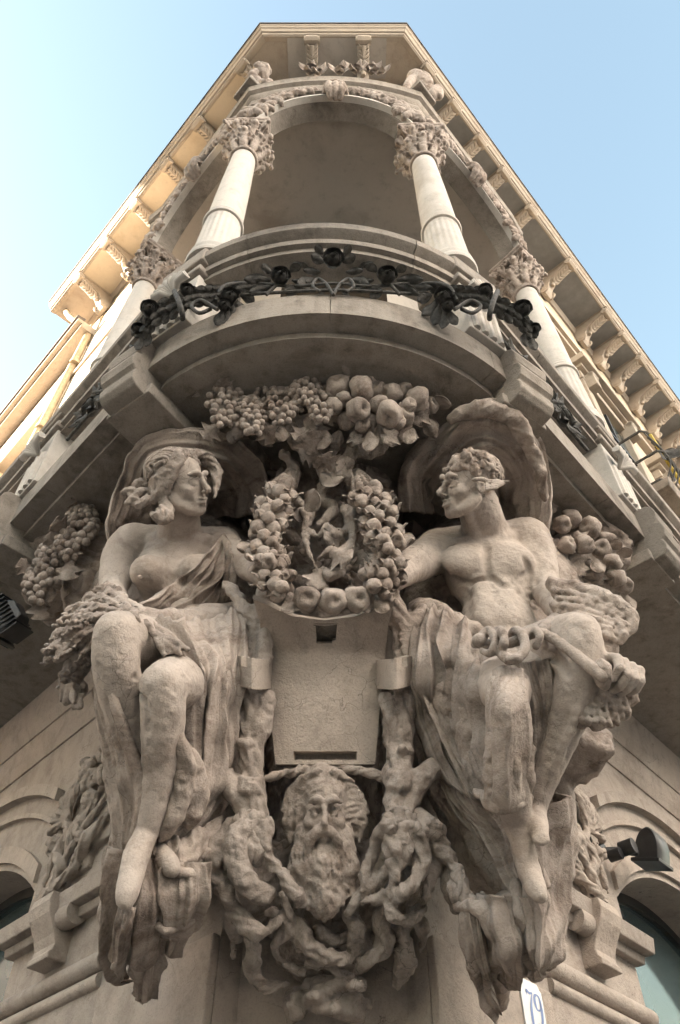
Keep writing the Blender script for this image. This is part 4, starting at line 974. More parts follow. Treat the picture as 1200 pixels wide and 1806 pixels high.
# ------------------------------------------------------------------ man on the right
MAN = thing('statue', 'seated smiling stone man with winged headband looking left, chest bare', 'statue', 'seated figures under the balcony')
V = Vol((.12,1.86,2.36),(1.18,2.90,4.72),.0064); BM = V
V.ell(P(890,1190,2.60),(.19,.16,.18),None,.05)
V.ell(P(880,1105,2.575),(.165,.125,.19),None,.06)
V.ell(P(866,1010,2.56),(.215,.15,.23),None,.06)
V.cone(P(770,965,2.58),P(925,948,2.58),.09,.095,.06)
px_line(V,[(842,880,2.31),(850,915,2.40),(860,952,2.54)],[29,30,37],14)
px_line(V,[(868,885,2.34),(862,922,2.40),(848,952,2.45)],[7,8,6],9)         # neck cord
px_line(V,[(826,908,2.32),(836,935,2.40),(846,955,2.45)],[5,6,5],8)
px_line(V,[(790,960,2.50),(820,955,2.46),(846,960,2.45)],[6,6,5],9); px_line(V,[(915,938,2.50),(890,950,2.46),(855,960,2.45)],[6,7,5],9)
V.ell(P(818,988,2.455),(.105,.055,.09),None,.035); V.ell(P(902,990,2.455),(.105,.055,.09),None,.035)   # pectorals
V.groove([(858,960),(858,990),(862,1020),(870,1060)],4,.2,1.8)
for y, hw in ((1038,34),(1062,32),(1088,30)):
    for s in (-1,1): V.ell(P(869+(y-1038)*.15+s*19,y,2.475),(.044,.028,.044),None,.04)
V.groove([(800,1018),(830,1030),(860,1020)],4,.3,1.6); V.groove([(866,1020),(895,1034),(928,1012)],4,.3,1.6)
for j in range(4):
    px_line(V,[(935-2*j,1030+15*j,2.53),(915-2*j,1042+15*j,2.485)],[5,4],7)
V.ball(P(874,1108,2.45),.012,.01,'s')
# arms
V.ell(P(932,950,2.55),(.10,.095,.10),None,.04)
px_line(V,[(934,955,2.55),(945,990,2.55),(958,1030,2.54)],[34,31,25],12); px_line(V,[(958,1030,2.54),(1000,1090,2.38),(1062,1168,2.16)],[25,24,17],10)
V.groove([(925,985),(935,1010),(945,1030)],4,.3,1.5)
V.ell(P(765,975,2.56),(.095,.09,.09),None,.04)
px_line(V,[(768,975,2.56),(742,990,2.48),(722,1002,2.41)],[30,28,24],12); px_line(V,[(722,1002,2.41),(705,1015,2.36),(690,1026,2.32)],[23,20,15],10)
finger_hand(V,P(694,1024,2.33),P(676,1030,2.31),(0,-1,.2),.105,.8,1)
# fist on the staff end
wr, kn = P(1062,1168,2.16), P(1108,1172,2.06)
finger_hand(V, wr, kn, (-.1,-.2,-1), .115, 1.15, 1)
# legs
px_line(V,[(915,1180,2.56),(975,1148,2.30),(1024,1118,2.06)],[58,52,36],14)
px_line(V,[(1026,1132,2.06),(1020,1195,2.13),(996,1285,2.25),(962,1375,2.36),(945,1428,2.42)],[34,35,27,18,13],12)
px_line(V,[(1046,1140,2.03),(1038,1200,2.09),(1006,1290,2.20),(968,1375,2.33)],[6,7,6,5],8)     # shin ridge
px_line(V,[(985,1120,2.12),(975,1150,2.12),(985,1180,2.12)],[10,8,6],9)
V.groove([(960,1150),(985,1165),(1000,1190)],6,.3,1.4)
px_line(V,[(875,1195,2.58),(885,1205,2.34),(894,1222,2.11)],[56,50,36],14)
px_line(V,[(896,1242,2.11),(899,1305,2.20),(904,1385,2.30),(912,1455,2.40)],[35,35,29,20],12)
# feet
px_line(V,[(942,1428,2.42),(948,1455,2.38),(954,1478,2.34)],[16,17,12],7)
for i, o in enumerate((-9,-2,5,11)): px_line(V,[(952+o,1470,2.345),(954+o,1486-abs(o-3)*.4,2.335)],[6,5],3)
px_line(V,[(912,1455,2.40),(932,1530,2.42),(952,1580,2.40)],[18,18,13],8)
HM = P(826,858,2.23); HH = .312
Lm, Am = head(V, HM, HH, (-.93,-.32,-.22), (.10,-.62,.75), True, 1)
V.rough(((.0024,22),(.0018,55)),5)
obj('body', V.mesh('man_body', 2.55), M['skin'], MAN)
# hair: short curls, thick over the brow
V = Vol(HM-.30, HM+.30, .0062); rr = random.Random(8)
V.ell(Lm(0,-.10,.18), np.array([.315,.40,.33])*HH, Am, .02)
V.ell(Lm(0,.22,-.12), np.array([.34,.38,.36])*HH, Am, .02, 's'); V.ell(Lm(0,.40,.06), np.array([.34,.22,.20])*HH, Am, .02, 's')
for i in range(150):
    a = rr.uniform(-math.pi, math.pi); z = rr.uniform(-.05,.98); r = math.sqrt(max(0,1-z*z))
    q = (math.sin(a)*r*.315, -.10+math.cos(a)*r*.40, .18+z*.33)
    if q[1] > .16 and q[2] < .20: continue
    if q[1] > .0 and q[2] < .05: continue
    p0 = Lm(*q); R = rr.uniform(.03,.05)*HH
    t = np.array([rr.uniform(-1,1) for _ in range(3)]); t /= np.linalg.norm(t)
    V.line([p0, p0+t*R*1.2, p0+t*R*1.2+np.array([0,0,-R])], [R,R*.8,R*.5], .004)
for j in range(9):                                     # heavy front curls
    x = -.24+.06*j; c = Lm(x,.20-.3*abs(x),.385+.03*rr.random())
    for k in range(5):
        th = k*1.2; V.ball(c+(Am[0]*math.cos(th)+Am[2]*math.sin(th))*.035*HH+Am[1]*.01*k*HH,.036*HH,.004)
    V.ball(Lm(x,.26-.3*abs(x),.315),.042*HH,.004)
V.rough(((.006,30),(.004,60)),6)
HO = obj('hair', V.mesh('man_hair'), M['carved'], MAN)
lk = obj('locks', lock_mesh(Lm, HH, (0,-.11,.19), (.325,.40,.33), 13, 62, 195, 16, .026, 6), M['carved'], HO); tag(lk, kind='stuff')
# band and small wing at the temple
V = Vol(HM-.30, HM+.30, .006)
px_line(V,[(836,846,2.090),(850,845,2.085),(862,850,2.090)],[3,4,4],2)
for j in range(5):
    y = 847+4.0*j; px_line(V,[(858,y+1,2.090),(876,y+1-.8*j,2.080),(898-5.0*j,y+3-1.2*j,2.085)],[2.6,3.0,1.6],.6)
V.rough(((.003,40),)); obj('head_wing', V.mesh('head_wing'), M['carved'], MAN)

# drapery of the man
D = Vol((.10,1.98,2.42),(1.36,3.46,4.965),.0078); DM = D
mass(D,850,880,3.06,.46,.40,.62,.08); mass(D,860,1050,3.05,.52,.36,.5,.1); mass(D,850,750,2.50,.36,.30,.16,.1); mass(D,760,800,2.55,.2,.26,.25,.1)
mass(D,860,1200,2.98,.44,.30,.42,.1); mass(D,870,1350,2.95,.30,.26,.36,.1); mass(D,890,1480,2.92,.22,.22,.25,.08); mass(D,930,1360,2.85,.16,.2,.5,.08)
rim = [(700,905,2.60),(703,850,2.48),(726,800,2.38),(765,760,2.27),(815,728,2.17),(872,716,2.12),(922,735,2.18),(955,785,2.28),(972,850,2.40),(978,905,2.50),(966,950,2.60)]
cloak_sheet(MAN, rim, 838, 905, .46, 8)
px_line(D,[(795,738,2.14),(850,722,2.08),(905,738,2.10),(935,775,2.17)],[10,15,15,9],8,'u',5,(3,.25)); px_line(D,[(905,750,2.14),(945,810,2.26),(962,880,2.40)],[9,13,9],8,'u',5,(3,.25))
# waist roll and lap cloth
for pts, r in (([(735,1075,2.44),(765,1085,2.42),(800,1108,2.40),(850,1120,2.40)],[16,20,20,14]),
               ([(720,1100,2.42),(745,1140,2.36),(770,1175,2.32),(800,1190,2.28)],[18,24,26,22]),
               ([(770,1130,2.38),(810,1150,2.30),(850,1165,2.26),(890,1185,2.22)],[20,26,28,26]),
               ([(800,1180,2.28),(830,1165,2.20),(868,1168,2.16),(905,1185,2.14)],[10,12,13,11]),
               ([(880,1175,2.24),(930,1180,2.20),(965,1170,2.16),(990,1150,2.14)],[22,24,22,14]),
               ([(905,1190,2.16),(935,1220,2.20),(955,1260,2.26),(960,1310,2.32)],[14,22,24,22]),
               ([(850,1200,2.16),(838,1260,2.26),(845,1320,2.34),(860,1390,2.42),(880,1450,2.48)],[18,26,30,30,22]),
               ([(800,1190,2.26),(790,1230,2.30),(800,1280,2.38),(830,1340,2.44)],[16,22,26,26]),
               ([(930,1280,2.26),(928,1350,2.34),(925,1410,2.42)],[20,22,18]),
               ([(870,1260,2.12),(880,1330,2.24),(880,1400,2.34)],[8,9,8]),([(925,1240,2.12),(930,1310,2.2),(935,1380,2.3)],[7,8,7])): surf(D,pts,r,10)
for pts, r in (([(872,1300,2.14),(872,1360,2.22),(870,1412,2.30)],[12,16,14]),([(900,1310,2.13),(902,1370,2.21),(900,1416,2.29)],[14,17,13]),([(926,1300,2.18),(928,1360,2.25),(922,1412,2.32)],[12,14,11]),([(840,1395,2.36),(870,1418,2.29),(905,1422,2.28),(935,1405,2.34)],[7,8,8,6])): px_line(D,pts,r,9,'u',6,(3,.2))
# the long edge that sweeps from the tree to the feet
for pts, r in (([(722,1190,2.40),(745,1250,2.42),(775,1310,2.44),(810,1370,2.46),(850,1410,2.46),(910,1418,2.44)],[14,15,15,15,13,10]),
               ([(735,1230,2.48),(760,1300,2.52),(790,1370,2.56),(830,1430,2.58),(880,1450,2.58)],[24,26,26,24,20]),
               ([(770,1340,2.56),(800,1400,2.60),(840,1450,2.62),(890,1500,2.64)],[24,26,26,22]),
               ([(840,1480,2.60),(880,1530,2.62),(920,1570,2.60)],[22,24,22]),
               ([(905,1430,2.46),(918,1500,2.50),(935,1560,2.50),(950,1620,2.52)],[22,24,24,18]),
               ([(975,1350,2.56),(980,1440,2.62),(975,1530,2.66),(970,1600,2.64),(962,1690,2.66)],[26,24,26,24,20]),
               ([(905,1420,2.42),(930,1480,2.42),(948,1560,2.42),(962,1600,2.44)],[6,7,8,6])): surf(D,pts,r,10)
# lower knotted cloth to the number plate
for pts, r in (([(815,1590,2.62),(830,1640,2.62),(850,1690,2.64),(880,1730,2.68),(890,1775,2.74)],[20,26,24,20,12]),
               ([(812,1600,2.56),(845,1600,2.52),(880,1640,2.50),(908,1680,2.50)],[14,20,22,14]),
               ([(850,1580,2.58),(880,1610,2.54),(905,1650,2.52)],[14,18,14]),
               ([(905,1560,2.52),(920,1620,2.50),(940,1665,2.50),(955,1690,2.52)],[18,20,20,12]),
               ([(870,1660,2.58),(905,1700,2.60),(940,1715,2.62),(975,1720,2.64)],[18,20,20,12]),
               ([(822,1640,2.58),(830,1700,2.60),(850,1745,2.62),(880,1790,2.66)],[10,11,11,7]),
               ([(950,1600,2.5),(965,1640,2.52),(985,1655,2.54)],[14,14,8]),
               ([(800,1570,2.64),(790,1545,2.62),(785,1525,2.62)],[12,9,7])): px_line(D,[(x+4*math.sin(i*2+y),y,d-.012+.02*math.sin(i*2.4+x)+.32*max(0,(y-1530)/250)**1.6) for i,(x,y,d) in enumerate(pts)],[q*.74*(1+.2*math.sin(i*2.2+q)) for i,q in enumerate(r)],5,'u',6,(4,.42))
# rock beneath the seat
mass(D,868,1655,2.74,.075,.07,.10,.02); mass(D,900,1630,2.66,.07,.07,.10,.02)
mass(D,1012,1318,2.60,.115,.13,.11,.02); D.box(P(1022,1322,2.56),(.09,.10,.075),rot_axes((.4,-1,.2),(.3,0,1)),.03,.03)
D.blur(2)
D.rough(((.006,9),(.006,22),(.004,46)),9)
obj('drapery', D.mesh('man_drapery', 2.7), M['carved'], MAN)
cloth(MAN,[[(733,1076,2.42),(765,1080,2.40),(800,1098,2.38),(842,1122,2.36)],[(720,1120,2.40),(758,1130,2.36),(800,1148,2.31),(852,1160,2.23)],[(718,1175,2.40),(755,1190,2.35),(795,1200,2.35),(846,1205,2.17)],[(726,1240,2.44),(765,1255,2.45),(805,1265,2.41),(850,1265,2.25)],[(746,1310,2.49),(785,1320,2.50),(820,1325,2.45),(857,1325,2.31)],[(783,1375,2.52),(815,1385,2.51),(845,1390,2.45),(874,1390,2.34)],[(833,1415,2.5),(860,1422,2.44),(880,1424,2.38),(902,1422,2.31)]],6,30,11)
cloth(MAN,[[(857,1192,2.13),(882,1176,2.07),(910,1178,2.07),(934,1196,2.13)],[(854,1236,2.12),(882,1236,2.022),(910,1236,2.022),(937,1238,2.12)],[(855,1275,2.16),(885,1280,2.06),(912,1278,2.06),(937,1275,2.16)],[(855,1330,2.22),(884,1335,2.13),(912,1333,2.14),(937,1328,2.22)],[(855,1385,2.29),(884,1393,2.21),(912,1392,2.22),(937,1382,2.30)],[(848,1415,2.35),(882,1428,2.27),(912,1428,2.27),(942,1410,2.34)]],3,7,12)
cloth(MAN,[[(905,1172,2.13),(935,1168,2.14),(972,1158,2.12)],[(928,1215,2.165),(950,1215,2.18),(978,1205,2.155)],[(938,1280,2.25),(955,1280,2.265),(975,1275,2.24)],[(936,1350,2.33),(950,1354,2.34),(963,1345,2.32)]],3,15,13)
cloth(MAN,[[(715,1185,2.45),(726,1180,2.41),(740,1178,2.40)],[(735,1260,2.5),(752,1255,2.45),(772,1250,2.42)],[(765,1340,2.56),(785,1330,2.51),(808,1320,2.47)],[(800,1410,2.6),(825,1405,2.55),(852,1400,2.50)],[(845,1465,2.62),(870,1455,2.57),(898,1440,2.50)],[(880,1530,2.64),(905,1520,2.58),(932,1500,2.5)],[(905,1590,2.62),(930,1582,2.56),(957,1560,2.5)]],3,26,14)
cloth(MAN,[[(765,1350,2.60),(790,1360,2.58),(815,1375,2.56)],[(795,1425,2.64),(822,1425,2.61),(850,1425,2.58)],[(835,1480,2.66),(862,1480,2.63),(890,1475,2.58)],[(865,1530,2.68),(892,1535,2.64),(920,1535,2.58)]],3,20,17)
cloth(MAN,[[(905,1428,2.44),(930,1428,2.46),(960,1420,2.51),(990,1395,2.6)],[(915,1510,2.48),(940,1510,2.49),(965,1500,2.55),(991,1490,2.64)],[(930,1590,2.49),(950,1592,2.51),(970,1585,2.57),(990,1575,2.66)],[(934,1650,2.51),(955,1662,2.53),(972,1662,2.59),(986,1650,2.66)],[(938,1702,2.58),(955,1718,2.6),(968,1718,2.64),(982,1705,2.68)]],4,24,15)
for q_, nf_, am_, sd_ in (([[(806,1570,2.62),(826,1575,2.56),(848,1580,2.55)],[(810,1640,2.62),(832,1645,2.55),(854,1645,2.54)],[(822,1705,2.64),(842,1709,2.58),(864,1705,2.57)],[(846,1755,2.68),(860,1762,2.64),(876,1755,2.65)],[(870,1792,2.72),(880,1799,2.71),(892,1790,2.71)]],3,24,16),
  ([[(842,1572,2.57),(872,1582,2.51),(904,1596,2.53)],[(854,1635,2.53),(882,1642,2.48),(912,1650,2.51)],[(868,1690,2.56),(892,1697,2.52),(916,1695,2.55)],[(884,1742,2.64),(898,1748,2.63),(912,1737,2.64)]],3,26,18),
  ([[(898,1572,2.52),(922,1582,2.49),(948,1588,2.52)],[(906,1630,2.52),(932,1640,2.48),(960,1640,2.52)],[(918,1682,2.56),(942,1692,2.52),(966,1688,2.56)],[(936,1717,2.62),(952,1726,2.6),(970,1717,2.62)]],3,24,19),
  ([[(788,1530,2.64),(800,1528,2.60),(815,1535,2.60)],[(792,1570,2.64),(806,1572,2.58),(826,1580,2.57)],[(800,1610,2.66),(815,1615,2.60),(832,1615,2.58)]],2,16,20)):
    cloth(MAN, [[(x,y,d+.30*max(0,(y-1560)/230)**1.6) for x, y, d in r_] for r_ in taper(q_)], nf_, am_, sd_, .02)
# ================================================================== centre of the corbel: shield, trees, roots, mask, garlands
CORB = thing('carved_corbel', 'rough stone core of the corbel between the two seated figures, twigs and leaves', 'corbel')
C = Vol((-.62,2.02,2.50),(.60,3.12,4.955),.0095)
C.cone(P(575,1640,3.04),P(573,1500,3.0),.16,.22,.05); C.cone(P(573,1500,3.0),P(573,1200,2.98),.22,.27,.05); C.cone(P(573,1200,2.98),P(580,980,2.92),.27,.36,.05)
C.cone(P(580,980,2.92),P(590,800,2.80),.36,.46,.05); C.cone(P(590,800,2.80),P(600,700,2.52),.46,.44,.05); C.cone(P(440,760,2.50),P(760,760,2.50),.15,.15,.08)
rr = random.Random(11)
for i in range(70):                                       # leaf lumps in the hollow behind the garland
    x = rr.uniform(430,740); y = rr.uniform(770,1060)
    h = C.hit(x, y)
    if h is None: continue
    d = h[1]-.03; a = rr.uniform(0,6.28); l = rr.uniform(14,26)
    px_line(C,[(x-l*math.cos(a),y-l*math.sin(a),d),(x,y,d-.05),(x+l*math.cos(a),y+l*math.sin(a),d-.02)],[3,8,2.5],1.5)
for pts in ([(570,880,2.36),(572,840,2.30),(560,800,2.24),(545,768,2.18)],[(572,845,2.30),(585,805,2.24),(600,770,2.16)],[(575,860,2.32),(612,820,2.26),(640,785,2.2),(650,765,2.16)],
            [(560,810,2.25),(530,790,2.22),(512,775,2.2)],[(630,800,2.24),(662,800,2.24),(690,775,2.22)],[(570,880,2.36),(590,900,2.38),(560,930,2.40)],[(612,818,2.26),(620,780,2.2),(625,755,2.14)],[(500,800,2.26),(520,830,2.30),(515,860,2.3)]):
    px_line(C, pts, [9,8,7,5][:len(pts)], 4, 'u', 5, (3,.3))
for pts in ([(535,930,2.34),(560,945,2.28),(575,930,2.26),(590,945,2.28),(615,930,2.34)],[(540,970,2.32),(560,985,2.26),(585,972,2.24),(600,990,2.26),(630,965,2.32)],   # ribbon loops
            [(525,880,2.34),(540,905,2.30),(535,935,2.30)],[(632,880,2.34),(622,905,2.30),(628,935,2.30)],[(555,1000,2.3),(585,1015,2.27),(615,1000,2.3)],[(548,905,2.34),(540,950,2.30),(556,1000,2.30)],[(608,900,2.34),(622,950,2.30),(606,1000,2.30)]):
    px_line(C, pts, [6,7,7,7,5][:len(pts)], 2)
C.rough(((.012,12),(.008,26),(.004,50)),3)
obj('core', C.mesh('corbel_core', 2.5), M['carved'], CORB)

# ---- shield
def plate(fn, us, vs, mask=None, thick=.045, flip=False):
    nu, nv = len(us), len(vs); p = np.array([[fn(u, v) for u in us] for v in vs])
    gu = np.gradient(p, axis=1); gv = np.gradient(p, axis=0); n = np.cross(gu, gv); n /= np.linalg.norm(n, axis=2)[..., None]+1e-9
    if (n[..., 1].mean() < 0) == flip: n = -n
    if n[..., 1].mean() < 0: n = -n                         # points away from the viewer
    b = p+n*thick; v = np.vstack([p.reshape(-1,3), b.reshape(-1,3)]); o = nu*nv; f = []; cnt = {}
    for j in range(nv-1):
        for i in range(nu-1):
            if mask and mask((us[i]+us[i+1])/2, (vs[j]+vs[j+1])/2): continue
            q = (j*nu+i, j*nu+i+1, (j+1)*nu+i+1, (j+1)*nu+i); f.append(q); f.append(tuple(o+k for k in reversed(q)))
            for a, c in zip(q, q[1:]+q[:1]): cnt[(a,c)] = 1
    for (a, c) in list(cnt):
        if (c, a) not in cnt: f.append((c, a, o+a, o+c))
    return mesh_from(v, f, 'plate')
SHI = thing('shield', 'blank stone cartouche shield strapped between two carved trunks above the bearded mask', 'shield')
def shield_fn(u, v):
    py = 1078+270*v; cx = 572+2*v; hw = 120-32*v**.75+6*max(0,.12-v)/.12
    py -= (22*max(0,abs(u)-.45)/.55-16*(1-abs(u)))*max(0,1-v*4)
    d = 2.39+.17*v-.17*max(0,.26-v)/.26*(.30+.70*abs(u)**1.5)+.022*u*u
    return P(cx+u*hw, py, d)
us = sorted(set(np.linspace(-1,1,33).round(4)) | {-.16,.20,-.60,.60}); vs = sorted(set(np.linspace(0,1,41).round(4)) | {.06,.19,.915,.97})
smask = lambda u, v: (-.16+.05*(v/.19) < u < .20-.05*(v/.19) and .045 < v < .20) or (-.62 < u < .62 and .915 < v < .97)
me = plate(shield_fn, us, vs, smask); set_auto(me, 45); obj('plate', me, M['wall'], SHI)
me = plate(lambda u, v: shield_fn(u, v)+np.array([0,.052,0.0]), np.linspace(-.75,.75,9), np.linspace(.25,.99,9), None, .03); obj('backing', me, M['slab'], SHI)
nb = [shield_fn(u, v) for u, v in ((-.17,.04),(.21,.04),(.16,.20),(-.12,.20))]; m = MB(); m.rows([nb,[q+np.array([0,.30,.02]) for q in nb]], True); m.poly([q+np.array([0,.30,.02]) for q in nb]); m.build('notch_recess', M['slab'], SHI)
for s in (-1, 1):
    def strap(u, v):
        cx = 572+s*(92+72*u); py = 1164+50*v+6*math.sin(u*math.pi)*(1 if v > .5 else .3)-10*u
        d = 2.455-.20*math.sin(min(1,max(0,(u-.02)/.98))*math.pi)**.7+.02*u+.05*v
        return P(cx, py, d)
    me = plate(strap, np.linspace(0,1,17), np.linspace(0,1,4), (lambda u, v: .62 < u < .74 and v < .34), .03); set_auto(me, 40)
    obj('strap', me, M['wall'], SHI)

# ---- the two carved trees
TR = [('carved_tree', 'gnarled stone tree trunk left of the shield, bound with a ring', -1), ('carved_tree', 'gnarled stone tree trunk right of the shield, bound with a ring', 1)]
for nm, lab, s in TR:
    T = thing(nm, lab, 'tree trunk', 'carved trunks flanking the shield')
    lo_ = (-.50,2.02,2.62) if s < 0 else (.06,2.02,2.62); hi_ = (-.08,2.95,4.30) if s < 0 else (.52,2.95,4.30)
    V = Vol(lo_, hi_, .0065)
    if s < 0:
        px_line(V,[(445,1500,2.54),(447,1440,2.53),(446,1370,2.52),(441,1300,2.50),(440,1230,2.46),(446,1160,2.43),(456,1100,2.40),(468,1050,2.36),(474,1010,2.34)],[29,27,22,21,20,19,18,15,13],6,'u',5,(5,.20))
        px_line(V,[(448,1115,2.40),(430,1075,2.38),(412,1045,2.38),(398,1030,2.40)],[17,13,10,7],6,'u',5,(4,.2))
        px_line(V,[(450,1300,2.50),(464,1268,2.47),(473,1228,2.46)],[17,13,12],8); px_line(V,[(432,1420,2.53),(412,1392,2.52),(396,1368,2.53)],[20,18,16],6)
        px_line(V,[(460,1180,2.42),(466,1140,2.40),(468,1100,2.38)],[12,13,10],8)
        for i, y in enumerate((1366,1374,1383)): px_line(V,[(418,y+4,2.54),(432,y+10,2.478),(448,y+10,2.472),(466,y+2,2.52)],[6,7,7,5],3)
        gro = [[(432,1480),(438,1420),(434,1400)],[(455,1470),(452,1410)],[(432,1340),(430,1290),(428,1250)],[(448,1345),(446,1300)],[(440,1160),(448,1110)]]
        knots = [(430,1310),(455,1440),(428,1450)]
    else:
        px_line(V,[(705,1500,2.54),(703,1440,2.53),(704,1370,2.52),(708,1300,2.50),(714,1230,2.46),(714,1160,2.43),(706,1100,2.40),(692,1050,2.36),(684,1010,2.34)],[30,28,23,22,21,20,19,16,13],6,'u',5,(5,.20))
        px_line(V,[(712,1150,2.42),(724,1115,2.40),(738,1090,2.40),(746,1072,2.42)],[16,12,9,6],8)
        px_line(V,[(706,1300,2.49),(694,1262,2.46),(680,1232,2.46)],[16,12,10],8); px_line(V,[(716,1415,2.53),(742,1378,2.52),(768,1352,2.54)],[20,17,16],6)
        px_line(V,[(692,1330,2.50),(686,1290,2.50),(684,1262,2.5)],[10,9,6],6)
        for i, y in enumerate((1362,1370,1380)): px_line(V,[(682,y,2.52),(698,y+8,2.472),(716,y+8,2.475),(732,y+1,2.54)],[6,7,7,5],3)
        gro = [[(692,1480),(698,1420),(694,1395)],[(716,1470),(712,1410)],[(700,1340),(704,1290),(710,1250)],[(720,1340),(722,1290)],[(708,1160),(700,1110)]]
        knots = [(716,1320),(690,1440),(722,1455)]
    for g_ in gro: V.groove(g_, 4, .4, 1.0)
    for x, y in knots: V.ridge([(x-6,y),(x+6,y+3)], 9, .3, .8); V.groove([(x,y),(x+1,y+1)], 4, .9, .6)
    V.rough(((.005,12),(.005,26),(.003,60)),5+s)
    obj('trunk', V.mesh('trunk'), M['carved'], T)
# ---- roots
ROO = thing('tree_roots', 'tangle of looping stone roots spreading below the bearded mask', 'roots')
V = Vol((-.60,2.20,2.42),(.62,3.14,3.20),.0066)
RT = [([(440,1440),(402,1466),(374,1496),(374,1534),(394,1572),(420,1610),(446,1642),(468,1642),(496,1621),(501,1588)],[24,24,21,20,18,17,16,15,14,11],2.53,2.70),
 ([(446,1450),(418,1482),(428,1542),(457,1578),(487,1574)],[24,21,18,15,10],2.50,2.62),
 ([(460,1460),(467,1486),(487,1528),(521,1574),(532,1590)],[22,17,15,13,10],2.50,2.60),
 ([(500,1583),(508,1633),(489,1667),(500,1701),(532,1714)],[13,14,13,12,9],2.68,2.86),
 ([(446,1640),(450,1689),(442,1706),(466,1735),(506,1735)],[14,13,13,13,10],2.74,2.92),
 ([(530,1630),(542,1667),(572,1689),(614,1693),(632,1676)],[13,16,16,14,11],2.72,2.84),
 ([(542,1701),(580,1705),(614,1727),(636,1735)],[13,14,12,9],2.82,2.88),
 ([(480,1610),(520,1640),(535,1670)],[12,14,12],2.70,2.80),
 ([(700,1440),(722,1444),(762,1461),(777,1498),(760,1538),(750,1575)],[26,24,20,18,15,11],2.52,2.66),
 ([(700,1450),(712,1502),(682,1540),(648,1561),(614,1604)],[24,19,16,14,11],2.50,2.68),
 ([(690,1460),(665,1478),(652,1520),(635,1568)],[19,13,11,9],2.52,2.62),
 ([(738,1470),(742,1540),(712,1572),(686,1588),(695,1616),(730,1622),(748,1600)],[20,17,15,14,13,12,9],2.52,2.72),
 ([(690,1600),(674,1625),(676,1667),(652,1693),(631,1710)],[14,16,15,13,10],2.70,2.86),
 ([(705,1630),(712,1656),(717,1694),(700,1737)],[15,17,17,13],2.78,2.92),
 ([(770,1500),(792,1519),(788,1561),(809,1604)],[16,15,13,9],2.58,2.72),
 ([(610,1600),(630,1640),(620,1680),(590,1700)],[13,15,14,11],2.70,2.84),
 ([(560,1640),(590,1660),(620,1650)],[14,14,10],2.76,2.8), ([(690,1520),(700,1550),(670,1580),(640,1590)],[9,9,9,7],2.56,2.64),
 ([(382,1515),(358,1542),(340,1572),(330,1610)],[16,15,13,9],2.56,2.58),([(774,1498),(797,1528),(814,1568),(824,1612)],[16,15,13,9],2.57,2.58),([(420,1640),(408,1680),(420,1715)],[13,12,7],2.78,2.92),([(735,1610),(750,1650),(742,1690)],[13,12,7],2.74,2.9),
 ([(400,1540),(412,1580),(408,1625),(425,1660)],[12,13,11,8],2.66,2.8)]
for pts, rad, d0, d1 in RT:
    n = len(pts); px_line(V,[(x+3*math.sin(i*2.3+x),y+3*math.cos(i*1.9+x),d0+(d1-d0)*i/(n-1)+.02*math.sin(i*1.8+x)) for i,(x,y) in enumerate(pts)], [r*(.92+.22*math.sin(i*2.1+y)) for i,(r,(x,y)) in enumerate(zip(rad,pts))], 4, 'u', 6, (4,.30))
mass(V,575,1560,2.95,.24,.22,.20,.05); mass(V,575,1660,3.02,.19,.14,.14,.05); mass(V,455,1560,2.92,.12,.17,.16,.05); mass(V,690,1560,2.92,.13,.17,.16,.05)
for pts in ([(515,1790,3.02),(517,1760,3.0),(551,1752,2.96),(589,1756,2.96),(640,1772,3.0)],[(520,1775,2.98),(560,1765,2.94),(600,1775,2.94),(630,1785,2.98)],[(540,1735,2.96),(575,1742,2.92),(610,1745,2.94)]):
    px_line(V, pts, [12,14,16,16,13][:len(pts)], 5)
for i in range(16):
    rr = random.Random(i+40); x = rr.uniform(515,640); y = rr.uniform(1735,1790); h = V.hit(x,y)
    if h is not None: px_line(V,[(x-9,y,h[1]),(x,y-4,h[1]-.025),(x+9,y+3,h[1])],[5,8,4],3)
for g_ in ([(405,1480),(390,1520),(405,1570)],[(430,1500),(440,1545)],[(735,1470),(752,1500)],[(545,1675),(580,1695)],[(478,1500),(500,1545)],[(705,1480),(700,1520)],[(448,1660),(446,1700)]): V.groove(g_, 3.5, .4, .9)
V.rough(((.009,10),(.006,24),(.004,52)),12)
obj('root_tangle', V.mesh('roots'), M['carved'], ROO)

